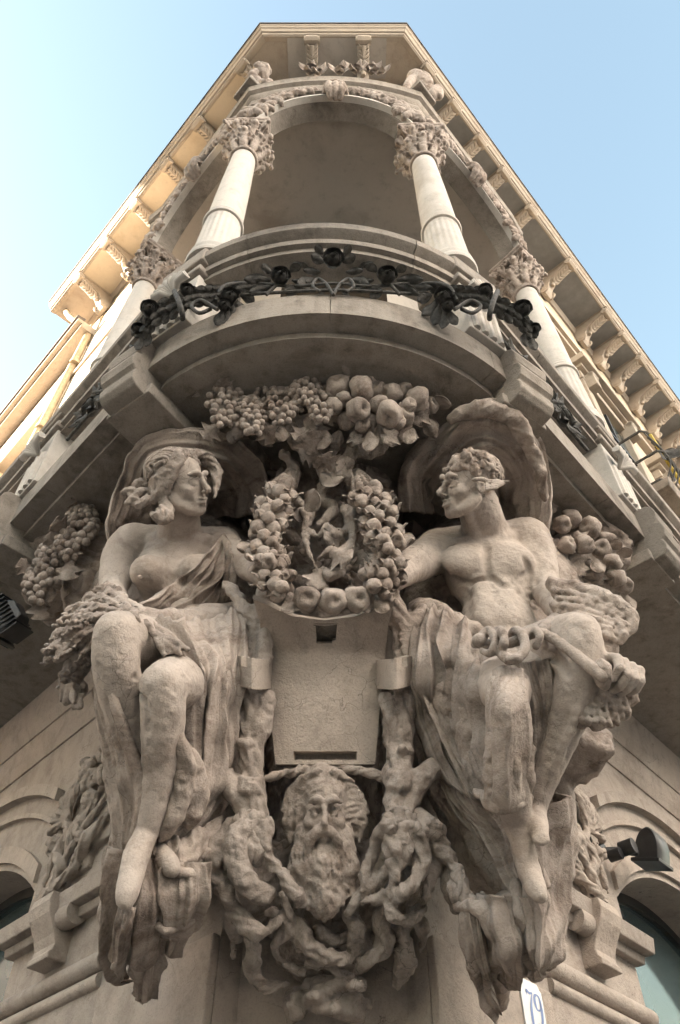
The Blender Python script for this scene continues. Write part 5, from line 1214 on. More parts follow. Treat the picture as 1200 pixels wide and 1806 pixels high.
# ---- bearded mask
MASK = thing('bearded_mask', 'stone mask of a bearded old man with long moustache under the shield', 'mask')
HB = P(573,1436,2.62); hb = .295
V = Vol(HB-np.array([.30,.30,.50]), HB+np.array([.30,.22,.30]), .0056)
Lb, Ab = head(V, HB, hb, (0.02,-.93,-.36), (0,-.36,.93), True)
V.ell(Lb(0,-.10,.27), np.array([.29,.36,.33])*hb, Ab, .03)                                    # high domed brow
for z in (.20,.29,.38): V.line([Lb(-.17,.26-.12*(z-.2),z),Lb(0,.32-.2*(z-.2),z+.015),Lb(.17,.26-.12*(z-.2),z)], .008*hb, .02*hb, 's')
rr = random.Random(21)
def bl(pts, r, k=.02): V.line([Lb(*p) for p in pts], [x*hb for x in r], k*hb*.5, 'u', 5, (4,.32))
for s in (-1, 1):
    bl([(s*.02,.44,-.21),(s*.09,.44,-.25),(s*.17,.38,-.36),(s*.21,.30,-.52),(s*.19,.28,-.62)], [.05,.06,.055,.045,.02])          # moustache
    bl([(s*.03,.45,-.23),(s*.11,.42,-.31),(s*.15,.36,-.44)], [.03,.035,.02])
    for j in range(7):                                                                         # beard locks
        x = s*(.02+.045*j); bl([(x*.9,.32-.025*j,-.36+.03*j),(x*1.15+s*.02,.37-.03*j,-.58),(x*1.15-s*.03,.36-.03*j,-.80+.02*j),(x*1.10+rr.uniform(-.04,.04),.33-.03*j,-1.0+.03*j),(x*.95+rr.uniform(-.05,.05),.26,-1.14+.04*j)], [.06,.078,.08,.066,.03], .018)
    for j in range(5): bl([(s*(.24+.01*j),.05-.05*j,-.05-.04*j),(s*.30,.10-.05*j,-.28),(s*(.26+.02*rr.random()),.14-.05*j,-.52-.04*j),(s*.24,.12,-.72)], [.05,.06,.055,.03])
    for j in range(6):                                                                         # side hair blown out under the hood
        z0 = .34-.07*j; bl([(s*.22,.10,z0),(s*.34,.04,z0-.05),(s*(.44+.03*math.sin(j*2)),-.02,z0-.16),(s*(.40+.05*math.cos(j)),.0,z0-.30)], [.06,.07,.06,.03])
    bl([(s*.10,.22,.46),(s*.26,.08,.36),(s*.36,-.02,.22),(s*.46,-.06,.10),(s*.50,-.02,.04)], [.05,.08,.09,.07,.04], .03)
for pts, r in (([(468,1374,2.55),(500,1364,2.56),(535,1357,2.58),(575,1352,2.60)],[7,9,10,9]),([(688,1374,2.55),(655,1363,2.56),(615,1357,2.58),(575,1352,2.60)],[7,9,10,9])): px_line(V,pts,r,3,'u',6,(3,.35))
V.ell(Lb(0,.10,-.66), np.array([.27,.20,.46])*hb, Ab, .03)
V.rough(((.005,16),(.004,34),(.003,62)),14)
obj('face', V.mesh('mask'), M['carved'], MASK)

# ================================================================== fruit
def lathe_mesh(prof, seg=14, lobes=0, name='m'):
    m = MB(); rows = []
    for r, z in prof:
        rows.append([((r*(1+.05*math.cos(a*lobes) if lobes else r and 1))*math.cos(a) if True else 0, (r*(1+.05*math.cos(a*lobes)) if lobes else r)*math.sin(a), z) for a in np.linspace(0,2*math.pi,seg,endpoint=False)])
    rows = [[((r*(1+(.05*math.cos(a*lobes) if lobes else 0)))*math.cos(a), (r*(1+(.05*math.cos(a*lobes) if lobes else 0)))*math.sin(a), z) for a in np.linspace(0,2*math.pi,seg,endpoint=False)] for r, z in prof]
    m.rows(rows, True, True); me = m.mesh(name, True); me.materials.append(M['carved']); return me
APPLE = lathe_mesh([(.03,.62),(.10,.66),(.28,.84),(.5,.93),(.74,.84),(.93,.5),(1,.1),(.96,-.3),(.80,-.66),(.55,-.88),(.30,-.94),(.20,-.86),(.14,-.74),(.05,-.72)], 18, 5, 'apple')
def apple_mesh(seed):
    me = APPLE.copy(); co = np.zeros(len(me.vertices)*3, np.float32); me.vertices.foreach_get('co', co); co = co.reshape(-1,3)
    co += co*(.16*vnoise(co+seed*3.7, 1.6, seed))[:, None]+(.07*vnoise(co, 4.5, seed+3))[:, None]*co; me.vertices.foreach_set('co', co.ravel()); me.update(); return me
APPLES = [apple_mesh(i) for i in range(4)]
ico = None
def ball_mesh(n=8, m=12):
    return lathe_mesh([(math.sin(math.pi*i/n)+.001, math.cos(math.pi*i/n)) for i in range(n+1)], m, 0, 'grape')
GRAPE = ball_mesh()
BUD = lathe_mesh([(.05,1.0),(.42,.92),(.40,.78),(.72,.62),(.92,.2),(.88,-.25),(.62,-.7),(.3,-1.0),(.04,-1.05)], 12, 5, 'bud')
NUT = lathe_mesh([(.04,.95),(.22,1.05),(.30,.9),(.78,.66),(1,.12),(.9,-.42),(.5,-.82),(.05,-.92)], 12, 4, 'nut')
def leaf_mesh(lobes=0, curl=.35, n=9, wide=.42, th=.05, name='leaf', mat='carved'):
    top = []; 
    for i in range(n+1):
        t = i/n; w = wide*math.sin(math.pi*min(1,t*.94+.04))**.75
        if lobes: w *= 1+.38*math.cos(t*math.pi*2*lobes)
        row = []
        for j in range(-3,4):
            u = j/3; x = u*w; y = t; z = curl*(t*t*.9)-.5*abs(u)*w*.7*(1 if abs(u) > .1 else 0)+.06*math.sin(t*9+abs(u)*3)*abs(u)
            row.append((x, y, z))
        top.append(row)
    m = MB(); m.rows(top); nb = len(m.v); m.v += [(x,y,z-th) for x,y,z in m.v[:nb]]; nf = list(m.f)
    m.f += [tuple(nb+k for k in reversed(f)) for f in nf]
    W = 7
    for i in range(n):
        for j in (0, W-1):
            a, b = i*W+j, (i+1)*W+j; m.f.append((a,b,nb+b,nb+a) if j else (b,a,nb+a,nb+b))
    for j in range(W-1): m.f.append((n*W+j, n*W+j+1, nb+n*W+j+1, nb+n*W+j))
    me = m.mesh(name, True); me.materials.append(M[mat]); return me
LEAF = leaf_mesh(); VINE = leaf_mesh(2.5, .3, 12, .52, .05, 'vine_leaf')
def place(name, me, parent, pos, size, ydir=None, zdir=None, stretch=(1,1,1)):
    o = bpy.data.objects.new(name, me); COL.objects.link(o); o.parent = parent
    y = np.array(ydir if ydir is not None else (0,0,1), float); y /= np.linalg.norm(y)
    z = np.array(zdir if zdir is not None else (0,-1,0), float); z -= y*(z@y); z /= np.linalg.norm(z)+1e-9; x = np.cross(y, z)
    Mx = Matrix(((x[0],y[0],z[0],pos[0]),(x[1],y[1],z[1],pos[1]),(x[2],y[2],z[2],pos[2]),(0,0,0,1)))
    o.matrix_local = Mx @ Matrix.Diagonal((size*stretch[0],size*stretch[1],size*stretch[2],1)); return o
def toward(p, jit, rr):                                     # roughly facing down the street side, with scatter
    v = np.array([0,-.6,-.55])+np.array([rr.uniform(-jit,jit) for _ in range(3)]); return v/np.linalg.norm(v)
def grape_bunch(parent, cx, cy, d, w, h, n, gr, seed, tilt=0):
    rr = random.Random(seed); c = P(cx,cy,d); s = S(c)
    core = Vol(c-.16*max(1,h/40)*s/.0026-.05, c+.16*max(1,h/40)*s/.0026+.05, .012)
    for t in np.linspace(-.7,.8,5): px_cone(core,(cx+tilt*t*h,cy+t*h,d+.035),(cx+tilt*t*h,cy+t*h+1,d+.035),w*(.75-.45*max(0,t)),w*(.75-.45*max(0,t)),4)
    b = obj('grape_bunch', core.mesh('bunch_core'), M['carved'], parent); pts = []; tries = 0
    while len(pts) < n and tries < 6000:
        tries += 1; t = rr.uniform(-1,1); ww = w*(1-.55*max(0,t)**1.3)*math.sqrt(max(.05,1-max(0,-t-.3)**2*1.6)); a = rr.uniform(-1.25,1.25)
        x = cx+tilt*t*h+ww*math.sin(a); y = cy+t*h+rr.uniform(-2,2); p = P(x,y,d-ww*s*.85*math.cos(a))
        if all(np.linalg.norm(p-q) > gr*s*1.45 for q in pts): pts.append(p)
    for p in pts: place('grape', GRAPE, b, p, gr*s*rr.uniform(.9,1.12), (rr.uniform(-1,1),rr.uniform(-1,1),1), (0,-1,.1))
    return b
def fruit_festoon(label, group, apples, bunches, leaves, backing, seed):
    T = thing('fruit_festoon', label, 'festoon', group); rr = random.Random(seed)
    if backing:
        c = np.array([P(*b[:3]) for b in backing]); lo = c.min(0)-.42; hi = c.max(0)+.42; hi[2] = min(hi[2],4.96); V = Vol(lo, hi, .011)
        for b in backing: V.ell(P(*b[:3]), b[3:], None, .06)
        V.rough(((.022,7),(.014,16),(.007,36)),seed); obj('backing', V.mesh('backing'), M['carved'], T)
    for x, y, d, r in apples:
        p = P(x,y,d); place('apple', APPLES[rr.randrange(4)], T, p, r*S(p), np.cross(toward(p,.8,rr),(1,.1,0)), toward(p,.7,rr), (1,1,.92))
    for i, b in enumerate(bunches): grape_bunch(T, *b, seed*10+i)
    for x, y, d, l, a, kind in leaves:
        p = P(x,y,d); yd, nd = imgdir(x,y,a)
        place('vine_leaf' if kind else 'leaf', VINE if kind else LEAF, T, p, l*S(p), yd+nd*rr.uniform(-.1,.4), nd+np.array([rr.uniform(-.5,.5) for _ in range(3)]))
    return T
TOPF = fruit_festoon('stone festoon of grapes and apples hung under the bowed slab, over the shield', 'stone festoons',
  [(597,684,2.0,23),(638,686,1.99,25),(664,690,2.03,18),(690,694,2.03,20),(735,706,2.05,23),(631,722,2.02,22),(686,728,2.02,24),(612,742,2.10,18),(655,745,2.1,18),(712,735,2.08,19),(575,700,2.05,19),(668,715,2.03,18),(742,728,2.12,16),(590,716,2.03,16),(606,704,2.01,15),(655,668,2.01,16),(618,664,2.02,15),(712,690,2.04,16),(760,716,2.10,15),(720,716,2.04,15),(700,744,2.07,15),(640,748,2.08,15)],
  [(392,716,2.08,26,34,30,6.4),(446,734,2.06,24,30,30,6.2),(496,718,2.05,26,32,32,6.2),(540,690,2.02,24,22,26,6.2),(566,712,2.05,24,30,30,6.2),(420,700,2.10,20,18,16,6.2),(470,698,2.09,22,16,16,6.2),(520,706,2.06,22,24,22,6.0),(418,728,2.09,20,26,20,6.0)],
  [(372,700,2.10,40,120,1),(405,690,2.12,36,95,1),(445,688,2.11,34,80,0),(520,745,2.10,34,250,0),(590,662,1.99,26,80,0),(612,668,1.98,24,100,0),(560,742,2.10,34,270,1),(600,760,2.14,30,255,0),(655,705,2.02,30,200,0),(705,710,2.03,32,330,0),(722,745,2.10,40,250,1),(670,748,2.08,38,280,0),(700,755,2.10,34,240,1),(760,715,2.10,38,10,0),(645,655,2.0,24,60,0),(480,755,2.12,36,240,1),(420,760,2.13,30,230,0),(540,765,2.16,36,260,0),(640,770,2.14,34,280,0),(575,730,2.06,30,220,0),(752,740,2.12,36,300,0)]+[(370+13*i+6*math.sin(i*3.1),(690 if i % 3 == 0 else 755 if i % 3 == 1 else 725)+7*math.cos(i*2.3),2.09+.02*math.sin(i*1.7),34+6*math.sin(i*2.9),(90 if i % 3 == 0 else 265)+40*math.sin(i*4.7),i % 2) for i in range(31)],
  [(400,700,2.30,.16,.16,.14),(470,700,2.26,.18,.16,.14),(560,690,2.20,.2,.16,.13),(650,692,2.2,.2,.16,.13),(735,708,2.24,.16,.16,.13)], 3)
fruit_festoon('stone festoon of grape bunches and vine leaves beside the woman', 'stone festoons', [],
  [(146,925,2.84,26,32,34,7.6),(120,962,2.86,20,24,22,7.4),(88,998,2.92,24,32,34,7.8),(63,1035,2.96,20,26,22,7.6)],
  [(150,902,2.84,40,105,1),(172,900,2.86,40,75,1),(122,935,2.84,36,160,1),(125,958,2.80,34,260,1),(98,970,2.90,34,100,1),(122,988,2.84,40,265,1),(165,930,2.86,46,330,1),(82,1030,2.92,34,280,0),(66,1060,2.96,36,285,1),(54,1010,2.98,30,130,1)],
  [(155,950,3.22,.22,.30,.24),(125,1000,3.32,.22,.30,.20),(90,1030,3.40,.15,.28,.18),(178,1010,3.14,.18,.26,.3),(172,1060,3.14,.14,.2,.18)], 5)
fruit_festoon('stone festoon of apples and leaves beside the man', 'stone festoons',
  [(990,925,2.80,16),(1008,914,2.84,18),(1042,931,2.84,19),(1000,963,2.78,16),(1031,960,2.78,18),(1069,953,2.90,17),(1060,968,2.84,17),(1079,993,2.86,18),(1086,1018,2.90,18),(1101,1030,2.95,16),(1047,1010,2.90,20),(1012,995,2.88,19),(1065,1030,2.96,19),(1030,1035,2.96,18),(985,1000,2.9,16)], [],
  [(985,950,2.78,36,250,0),(1015,938,2.80,30,310,1),(1025,985,2.82,34,260,1),(1050,985,2.82,32,290,0),(1090,985,2.90,30,40,0),(975,905,2.84,34,100,1),(1000,900,2.9,36,60,1),(1060,1000,2.86,34,250,1),(1075,965,2.86,26,20,0),(1105,1050,2.97,30,290,0)],
  [(1005,935,3.16,.22,.28,.24),(1040,985,3.24,.22,.28,.20),(1070,1020,3.34,.15,.26,.16),(1000,1020,3.12,.18,.24,.26)], 6)

# ---- hanging garland in front of the shield
rr = random.Random(51)
for i in range(34):
    x = rr.uniform(500,660); y = rr.uniform(790,1010); h = C.hit(x,y); p = P(x,y,min(2.5,(h[1] if h is not None else 2.5)-.03)); yd, nd = imgdir(x,y,rr.uniform(0,360))
    place('vine_leaf', VINE if i % 2 else LEAF, CORB, p, rr.uniform(30,46)*S(p), yd+nd*.2, nd+np.array([rr.uniform(-.5,.5) for _ in range(3)]), (1.1,1,1))
GAR = thing('hanging_garland', 'stone garland of buds, nuts and leaves looping down to three apples above the shield', 'garland')
rr = random.Random(77)
for s, path in ((-1,[(512,838,2.26),(495,868,2.24),(478,905,2.23),(467,945,2.23),(468,985,2.23),(482,1018,2.24),(508,1040,2.25)]),(1,[(630,836,2.26),(645,866,2.24),(662,900,2.23),(677,940,2.23),(684,978,2.23),(676,1012,2.24),(652,1038,2.25)])):
    q = spline(path, 6); V = Vol(np.min([P(*p) for p in path],0)-.12, np.max([P(*p) for p in path],0)+.12, .009)
    px_line(V, [(x,y,d+.04) for x,y,d in path], [12,15,16,17,17,15,12], 6)
    V.rough(((.006,24),(.004,50)),3); obj('cord', V.mesh('cord'), M['carved'], GAR)
    K = len(q)
    for i in range(1, K-1, 1):
        x, y, d = q[i]; tx, ty, _ = q[min(i+1,K-1)]-q[i-1]; L = math.hypot(tx,ty); tx/=L; ty/=L; nx, ny = -ty, tx
        neck = i < 6
        if neck:                                         # overlapping husks at the top of each strand
            for o in (-1,-.35,.35,1):
                w = 9+2.4*i; p = P(x+nx*o*w-tx*4, y+ny*o*w-ty*4, d-.03-.05*math.cos(o*1.3)); yd, nd = imgdir(x,y,math.degrees(math.atan2(-ty,tx))+o*38)
                place('husk', LEAF, GAR, p, 30*S(p), yd+nd*.35, nd+np.array([.5*o,0,0]), (1.15,1,1))
            continue
        if i % 2: continue
        for j, o in enumerate((-1.0,-.1,.9) if i % 4 else (-.6,.5)):
            o += rr.uniform(-.18,.18); ox = o*23; dd = d-.07*math.cos(o*1.2)+rr.uniform(-.015,.02); sz = rr.uniform(10.5,15.5)
            p = P(x+nx*ox+rr.uniform(-3,3), y+ny*ox+rr.uniform(-4,4), dd); down = P(x+nx*ox*1.9+tx*26, y+ny*ox*1.9+ty*26, dd-.06)-p; down = down+np.array([rr.uniform(-.03,.03) for _ in range(3)])
            kind = rr.random()
            if kind < .6: place('bud', BUD, GAR, p, sz*1.12*S(p), np.cross(down,(1,.2,0)), down, (.92,.92,1.05))
            elif kind < .85: place('nut', NUT, GAR, p, sz*S(p), np.cross(down,(1,.2,0)), down)
            else: place('apple', APPLES[rr.randrange(4)], GAR, p, sz*1.05*S(p), np.cross(down,(1,.2,0)), down)
            for e in (-1,1):                              # bracts behind each fruit
                if rr.random() < .7:
                    a = down/np.linalg.norm(down); sd = np.array([nx*e,0,-ny*e]); place('leaf', LEAF, GAR, p-a*.035+sd*.012, rr.uniform(22,30)*S(p), a*.8+sd*rr.uniform(.3,.8)+np.array([0,-.25,0]), (0.2*o,-1,-.1), (1.15,1,1))
for x, y, r in ((543,1056,25),(587,1060,25),(630,1056,24)):
    p = P(x,y,2.22); place('apple', APPLES[rr.randrange(4)], GAR, p, r*S(p), (1,.1,.2), (0.1*(x-587)/40,-.75,-.65), (1,1,.95))
for x, y, a, l in ((500,1030,230,40),(510,1045,300,42),(668,1030,300,42),(655,1045,250,40),(520,1062,220,30),(662,1060,320,32),(690,1010,330,36),(445,960,200,30),(705,945,340,30)):
    p = P(x,y,2.22); yd, nd = imgdir(x,y,a); place('leaf', LEAF, GAR, p, l*S(p), yd+nd*.25, nd+np.array([.3*math.sin(x),0,.2]))
# ================================================================== attributes held by the figures
SHEAF = thing('wheat_sheaf', 'stone wheat sheaf lying across the seated woman\'s knee, ears fanned to the left', 'wheat sheaf')
V = Vol((-1.22,1.78,3.02),(-.40,2.62,4.02),.0062); rr = random.Random(4)
TIE = (238,1090,2.08)
ears = [(150,1062,2.30),(118,1082,2.28),(100,1104,2.24),(92,1128,2.20),(82,1152,2.20),(78,1172,2.24),(110,1120,2.16),(128,1100,2.14),(100,1165,2.18),(112,1190,2.24),(168,1045,2.34),(182,1036,2.38),(104,1212,2.32),(128,1205,2.30),(90,1140,2.26),(140,1078,2.18)]
for x, y, d in ears:
    mx, my, md = (x+TIE[0])/2+rr.uniform(-6,6), (y+TIE[1])/2-14+rr.uniform(-5,5), (d+TIE[2])/2-.03
    px_line(V,[TIE,(mx,my,md),(x+(mx-x)*.25,y+(my-y)*.25-3,d-.01),(x,y,d)],[5,9,12,5],2,'u',5,(5,.35))
    for t in np.linspace(.25,1,7):                                   # grains along the ear
        gx, gy, gd = mx+(x-mx)*t, my+(y-my)*t, md+(d-md)*t; px_line(V,[(gx,gy,gd-.02),(gx-6,gy+rr.uniform(-4,4),gd-.03)],[4,2.2],1)
for x, y in ((300,1152),(312,1146),(322,1140),(290,1156),(330,1146),(318,1154)):
    px_line(V,[TIE,(270,1112+rr.uniform(-3,3),2.10),(x,y,2.13)],[4,5,5],1)
px_line(V,[(205,1056,2.34),(196,1072,2.30),(190,1090,2.24)],[10,12,9],6)
for x in (236,242): px_line(V,[(x-4,1076,2.10),(x,1088,2.045),(x+6,1104,2.08)],[4,4,4],2)
for i in range(9): V.ridge([(118+4*i,1205+rr.uniform(-6,6)),(116+4*i,1232+rr.uniform(-10,16))],5,.3,.7)
px_line(V,[(112,1190,2.30),(120,1215,2.34),(110,1232,2.36)],[10,12,4],4); px_line(V,[(128,1200,2.30),(142,1215,2.34),(150,1225,2.38)],[10,10,4],4)
V.rough(((.006,22),(.005,44),(.003,80)),3); obj('ears', V.mesh('sheaf'), M['carved'], SHEAF)

CAD = thing('caduceus', 'stone winged staff with coiled snakes held by the seated man', 'staff')
V = Vol((.40,1.78,3.02),(1.40,2.62,4.30),.0062)
px_line(V,[(838,1136,2.16),(900,1134,2.10),(960,1118,2.06),(1062,1192,2.02)],[8,9,9,12],3)
obj_st = obj('staff', V.mesh('staff'), M['carved'], CAD)
V = Vol((.30,1.78,3.2),(1.1,2.62,4.1),.0062)
px_line(V,[(846,1128,2.10),(862,1112,2.08),(872,1128,2.05),(866,1152,2.06),(850,1148,2.1)],[9,7,7,7,5],2)
px_line(V,[(872,1120,2.12),(884,1112,2.06),(890,1132,2.02),(882,1152,2.06)],[8,8,8,7],2)
px_line(V,[(882,1152,2.06),(900,1166,2.02),(918,1158,2.02),(926,1138,2.03),(920,1118,2.05),(908,1112,2.08),(904,1126,2.12)],[8,9,9,9,9,8,7],2)
px_line(V,[(922,1120,2.05),(940,1110,2.06),(952,1122,2.04),(946,1140,2.06)],[9,9,8,7],2)
px_line(V,[(952,1118,2.08),(972,1104,2.14),(990,1094,2.2),(1010,1092,2.24)],[12,15,14,11],5); V.ball(P(844,1130,2.09),.026,.012)
V.rough(((.003,34),)); obj('snake', V.mesh('snakes'), M['carved'], CAD)
def wing(V, root, lead, trail, nf, d0, d1, rows=3):
    for r in range(rows):
        f0 = r/rows
        for i in range(nf):
            t = i/(nf-1); a = (lead[0]+(trail[0]-lead[0])*t, lead[1]+(trail[1]-lead[1])*t)
            f1 = f0+1/rows*1.25
            p0 = (root[0]+(a[0]-root[0])*f0, root[1]+(a[1]-root[1])*f0); p1 = (root[0]+(a[0]-root[0])*min(1,f1), root[1]+(a[1]-root[1])*min(1,f1))
            d = d0+(d1-d0)*f0; px_line(V,[(*p0,d+.01*t),((p0[0]+p1[0])/2,(p0[1]+p1[1])/2,d-.018-.01*r),(*p1,d+(d1-d0)*.3)],[7,10,6],2)
V = Vol((.70,1.80,2.9),(1.46,2.66,4.3),.0062)
def wing_sheet(V, poly, d, th):           # filled body of a wing from its outline
    cx = sum(p[0] for p in poly)/len(poly); cy = sum(p[1] for p in poly)/len(poly)
    for x, y in poly:
        px_line(V,[(cx,cy,d),((x+cx)/2,(y+cy)/2,d-.01),(x,y,d)],[th*1.5,th*1.3,th],10)
up_ = [(975,1030),(1010,1034),(1050,1046),(1085,1062),(1110,1084),(1112,1104),(1092,1122),(1078,1145),(1064,1162),(1040,1150),(1010,1110),(985,1070)]
wing_sheet(V, up_, 2.17, 12)
px_line(V,[(972,1028,2.22),(1015,1036,2.14),(1060,1050,2.10),(1096,1070,2.10),(1114,1096,2.12),(1096,1122,2.14)],[9,10,10,10,10,8],6)
rr = random.Random(9)
for r_ in range(6):
    for c_ in range(11):
        u = (c_+.5*(r_ % 2))/10.5; v = r_/5.; x = 982+118*u; y = 1042+38*u*u+10*u+v*(66-22*u)
        h = V.hit(x,y)
        if h is not None: px_line(V,[(x-7,y-4,h[1]+.008),(x+1,y,h[1]-.010),(x+7,y+5,h[1]-.004)],[3.5,6.5,4],.8)
lo2 = [(1046,1200),(1075,1198),(1100,1206),(1122,1208),(1118,1232),(1102,1256),(1080,1272),(1050,1280),(1015,1276),(1022,1250),(1036,1222)]
wing_sheet(V, lo2, 2.20, 9)
for j in range(7): px_line(V,[(1028+2*j,1226+8*j,2.17),(1060+3*j,1238+5*j,2.165),(1112-8*j,1236+6*j,2.18)],[5,6,4],2)
for r_ in range(6):
    for c_ in range(7):
        u = (c_+.5*(r_ % 2))/6.5; v = r_/5.; x = 1034+80*u-14*v; y = 1206+62*v+6*u
        h = V.hit(x,y)
        if h is not None: px_line(V,[(x-2,y-7,h[1]+.008),(x,y,h[1]-.010),(x+2,y+7,h[1]-.003)],[3.5,6,4],.8)
V.ell(P(1062,1186,2.04),(.026,.05,.055),None,.01)
V.rough(((.005,26),(.004,55)),5); obj('wing', V.mesh('wings'), M['carved'], CAD)

# ================================================================== relief plaques on both facades
for s, lab in ((-1,'carved relief of palmette, berries and ribbon on the left wall'),(1,'carved relief of palmette, berries and ribbon on the right wall')):
    T = thing('wall_relief', lab, 'relief', 'wall reliefs beside the arched openings')
    pts = np.array([F(s,a,o,z) for a in (-.15,.66) for o in (-.05,.22) for z in (3.24,4.14)]); V = Vol(pts.min(0), pts.max(0), .0066)
    def Q(a, z, o=.05): return F(s,a,o,z)
    def st(p, r, k=.008): V.line([Q(*q) for q in p], [x*.8 for x in r], k, 'u', 5, (4,.3))
    R3 = np.array(frame_at(s)); V.box(Q(.30,3.66,.0),(.17,.028,.30),R3,.01,.01); V.box(Q(.12,3.70,.0),(.16,.035,.24),R3,.01,.01); V.box(Q(.42,3.40,.0),(.10,.03,.09),R3,.01,.01)
    for i in range(7):
        an = math.radians(60+22*i*(1)); st([(.44,3.70,.05),(.44-.10*math.cos(an),3.70+.13*math.sin(an),.085),(.44-.15*math.cos(an),3.72+.22*math.sin(an),.06)],[.02,.028,.014])
    rr = random.Random(s+5)
    for a0, z0, r0 in ((.30,3.95,.085),(.24,3.84,.075),(.12,3.97,.08),(.10,3.82,.075),(.20,3.72,.06),(.50,3.585,.055)):
        V.ball(Q(a0,z0,.05),r0*.8,.01)
        for i in range(22):
            v = np.array([rr.gauss(0,1),abs(rr.gauss(0,1)),rr.gauss(0,1)]); v /= np.linalg.norm(v); V.ball(Q(a0,z0,.05)+(R3[0]*v[0]+R3[1]*v[1]+R3[2]*v[2])*r0*.85, r0*.26,.004)
    st([(.44,3.68,.06),(.36,3.60,.07),(.40,3.50,.08),(.34,3.42,.07),(.40,3.34,.06)],[.03,.035,.035,.035,.025]); st([(.50,3.66,.05),(.49,3.50,.06),(.52,3.38,.05)],[.016,.02,.016])
    st([(.02,3.72,.05),(.14,3.60,.07),(.28,3.48,.07),(.38,3.42,.05)],[.018,.022,.022,.014]); st([(.16,3.70,.06),(.22,3.56,.08),(.12,3.46,.06)],[.03,.04,.02])
    st([(.30,3.66,.06),(.28,3.56,.08),(.32,3.46,.06)],[.03,.04,.02]); st([(.0,3.56,.05),(.10,3.48,.07),(.22,3.40,.06)],[.03,.045,.03]); st([(.20,3.38,.05),(.32,3.34,.06),(.48,3.32,.05)],[.03,.03,.02])
    V.rough(((.006,16),(.004,40)),s+6); obj('carving', V.mesh('relief'), M['wall'], T)

# ================================================================== putti seated on the entablature corners
for s, lab in ((-1,'small stone putto leaning forward on the left end of the upper cornice'),(1,'small stone putto seen from behind on the right end of the upper cornice')):
    T = thing('putto', lab, 'statue', 'putti on the upper cornice'); 
    if s < 0:
        c = P(452,150,1.84); V = Vol(c-.45, c+.5, .011)
        px_line(V,[(440,172,1.90),(446,160,1.88),(452,146,1.86)],[15,15,12],6); px_line(V,[(434,172,1.86),(424,166,1.80),(420,176,1.80)],[9,8,6],4); px_line(V,[(446,176,1.86),(440,184,1.80),(432,190,1.82)],[9,8,6],4)
        V.ell(P(462,129,1.82),(.085,.09,.095),None,.02); px_line(V,[(452,146,1.84),(466,148,1.76),(478,145,1.76)],[7,7,6],4); px_line(V,[(448,142,1.84),(444,134,1.80),(452,126,1.78)],[7,6,5],4)
        hc = (462,129,1.82)
    else:
        c = P(740,150,1.86); V = Vol(c-.5, c+.5, .011)
        px_line(V,[(750,166,1.94),(742,152,1.90),(732,138,1.87)],[17,18,14],6); px_line(V,[(762,170,1.90),(772,160,1.88),(776,170,1.90)],[10,9,6],4); px_line(V,[(742,142,1.86),(750,136,1.84),(758,146,1.84)],[8,7,6],4); px_line(V,[(728,140,1.84),(720,150,1.82),(716,160,1.84)],[8,7,5],4)
        V.ell(P(720,124,1.84),(.09,.09,.10),None,.02); hc = (720,124,1.84)
    rr = random.Random(3)
    for i in range(34):
        a = rr.uniform(0,6.28); b = rr.uniform(-.2,1); q = P(*hc)+np.array([math.cos(a)*.085*math.sqrt(1-min(1,b*b)),math.sin(a)*.085*math.sqrt(1-min(1,b*b)),b*.1]); V.ball(q,.028,.006)
    V.rough(((.006,24),)); obj('body', V.mesh('putto'), M['carved'], T)
    m = MB(); b = COLS[s,0]; n = Nn(s); m.box((b[0]+n[0]*.12,b[1]+n[1]*.12,10.02),(.13,.12,.05),frame_at(s)); m.build('plinth', M['slab'], T, bevel=.01)

# ================================================================== wrought iron
ILEAF = leaf_mesh(0,.25,8,.20,.02,'iron_leaf','iron'); IWIDE = leaf_mesh(0,.4,8,.34,.02,'iron_leaf','iron')
def rose_mesh():
    m = MB(); rr = random.Random(1)
    for ri, (R, n, top) in enumerate(((.40,3,18),(.55,4,26),(.70,5,36),(.84,5,50),(1.0,6,66))):
        for i in range(n):
            a0 = 2*math.pi*(i+.37*ri)/n+rr.uniform(-.1,.1); w = 2*math.pi/n*.66; rows = []; tp = math.radians(top+rr.uniform(-5,5))
            for t in np.linspace(0,1,6):
                th = math.radians(150)+(tp-math.radians(150))*t; row = []
                for u in np.linspace(-1,1,6):
                    lip = .16*max(0,t-.72)/.28; q = th+.22*u*u*t; r = R*(1+lip-.05*u)*math.sin(q); z = R*math.cos(q)*.95+.10*(1-ri*.25)
                    row.append((r*math.cos(a0+u*w), r*math.sin(a0+u*w), z))
                rows.append(row)
            n0 = len(m.v); m.rows(rows); k = len(m.v)-n0; f0 = [f for f in m.f if f[0] >= n0]
            m.v += [(x*.95,y*.95,z-.015) for x,y,z in m.v[n0:]]; m.f += [tuple(q+k for q in reversed(f)) for f in f0]
    me = m.mesh('rose', True); me.materials.append(M['iron']); return me
ROSE = rose_mesh()
def iron_leaf(parent, x, y, d, l, a, wide=False, tilt=.3, name='leaf'):
    p = P(x,y,d); yd, nd = imgdir(x,y,a); return place(name, IWIDE if wide else ILEAF, parent, p, l*.86*S(p), yd+nd*tilt, nd+np.array([.45*math.sin(x*1.3+a),0,.3*math.sin(y+a)]))
def iron_rose(parent, x, y, d, r, zd=None):
    p = P(x,y,d); yd, nd = imgdir(x,y,90); nd = nd+np.array([0,-.25,.45]); return place('rose', ROSE, parent, p, r*.86*S(p), yd-nd*float(yd@nd)/float(nd@nd), nd)
def stem(parent, pts, r, name='stem'):
    q = spline([P(*p) for p in pts], 5); m = MB(); m.tube(q, r, 7); return m.build(name, M['iron'], parent, auto=60)
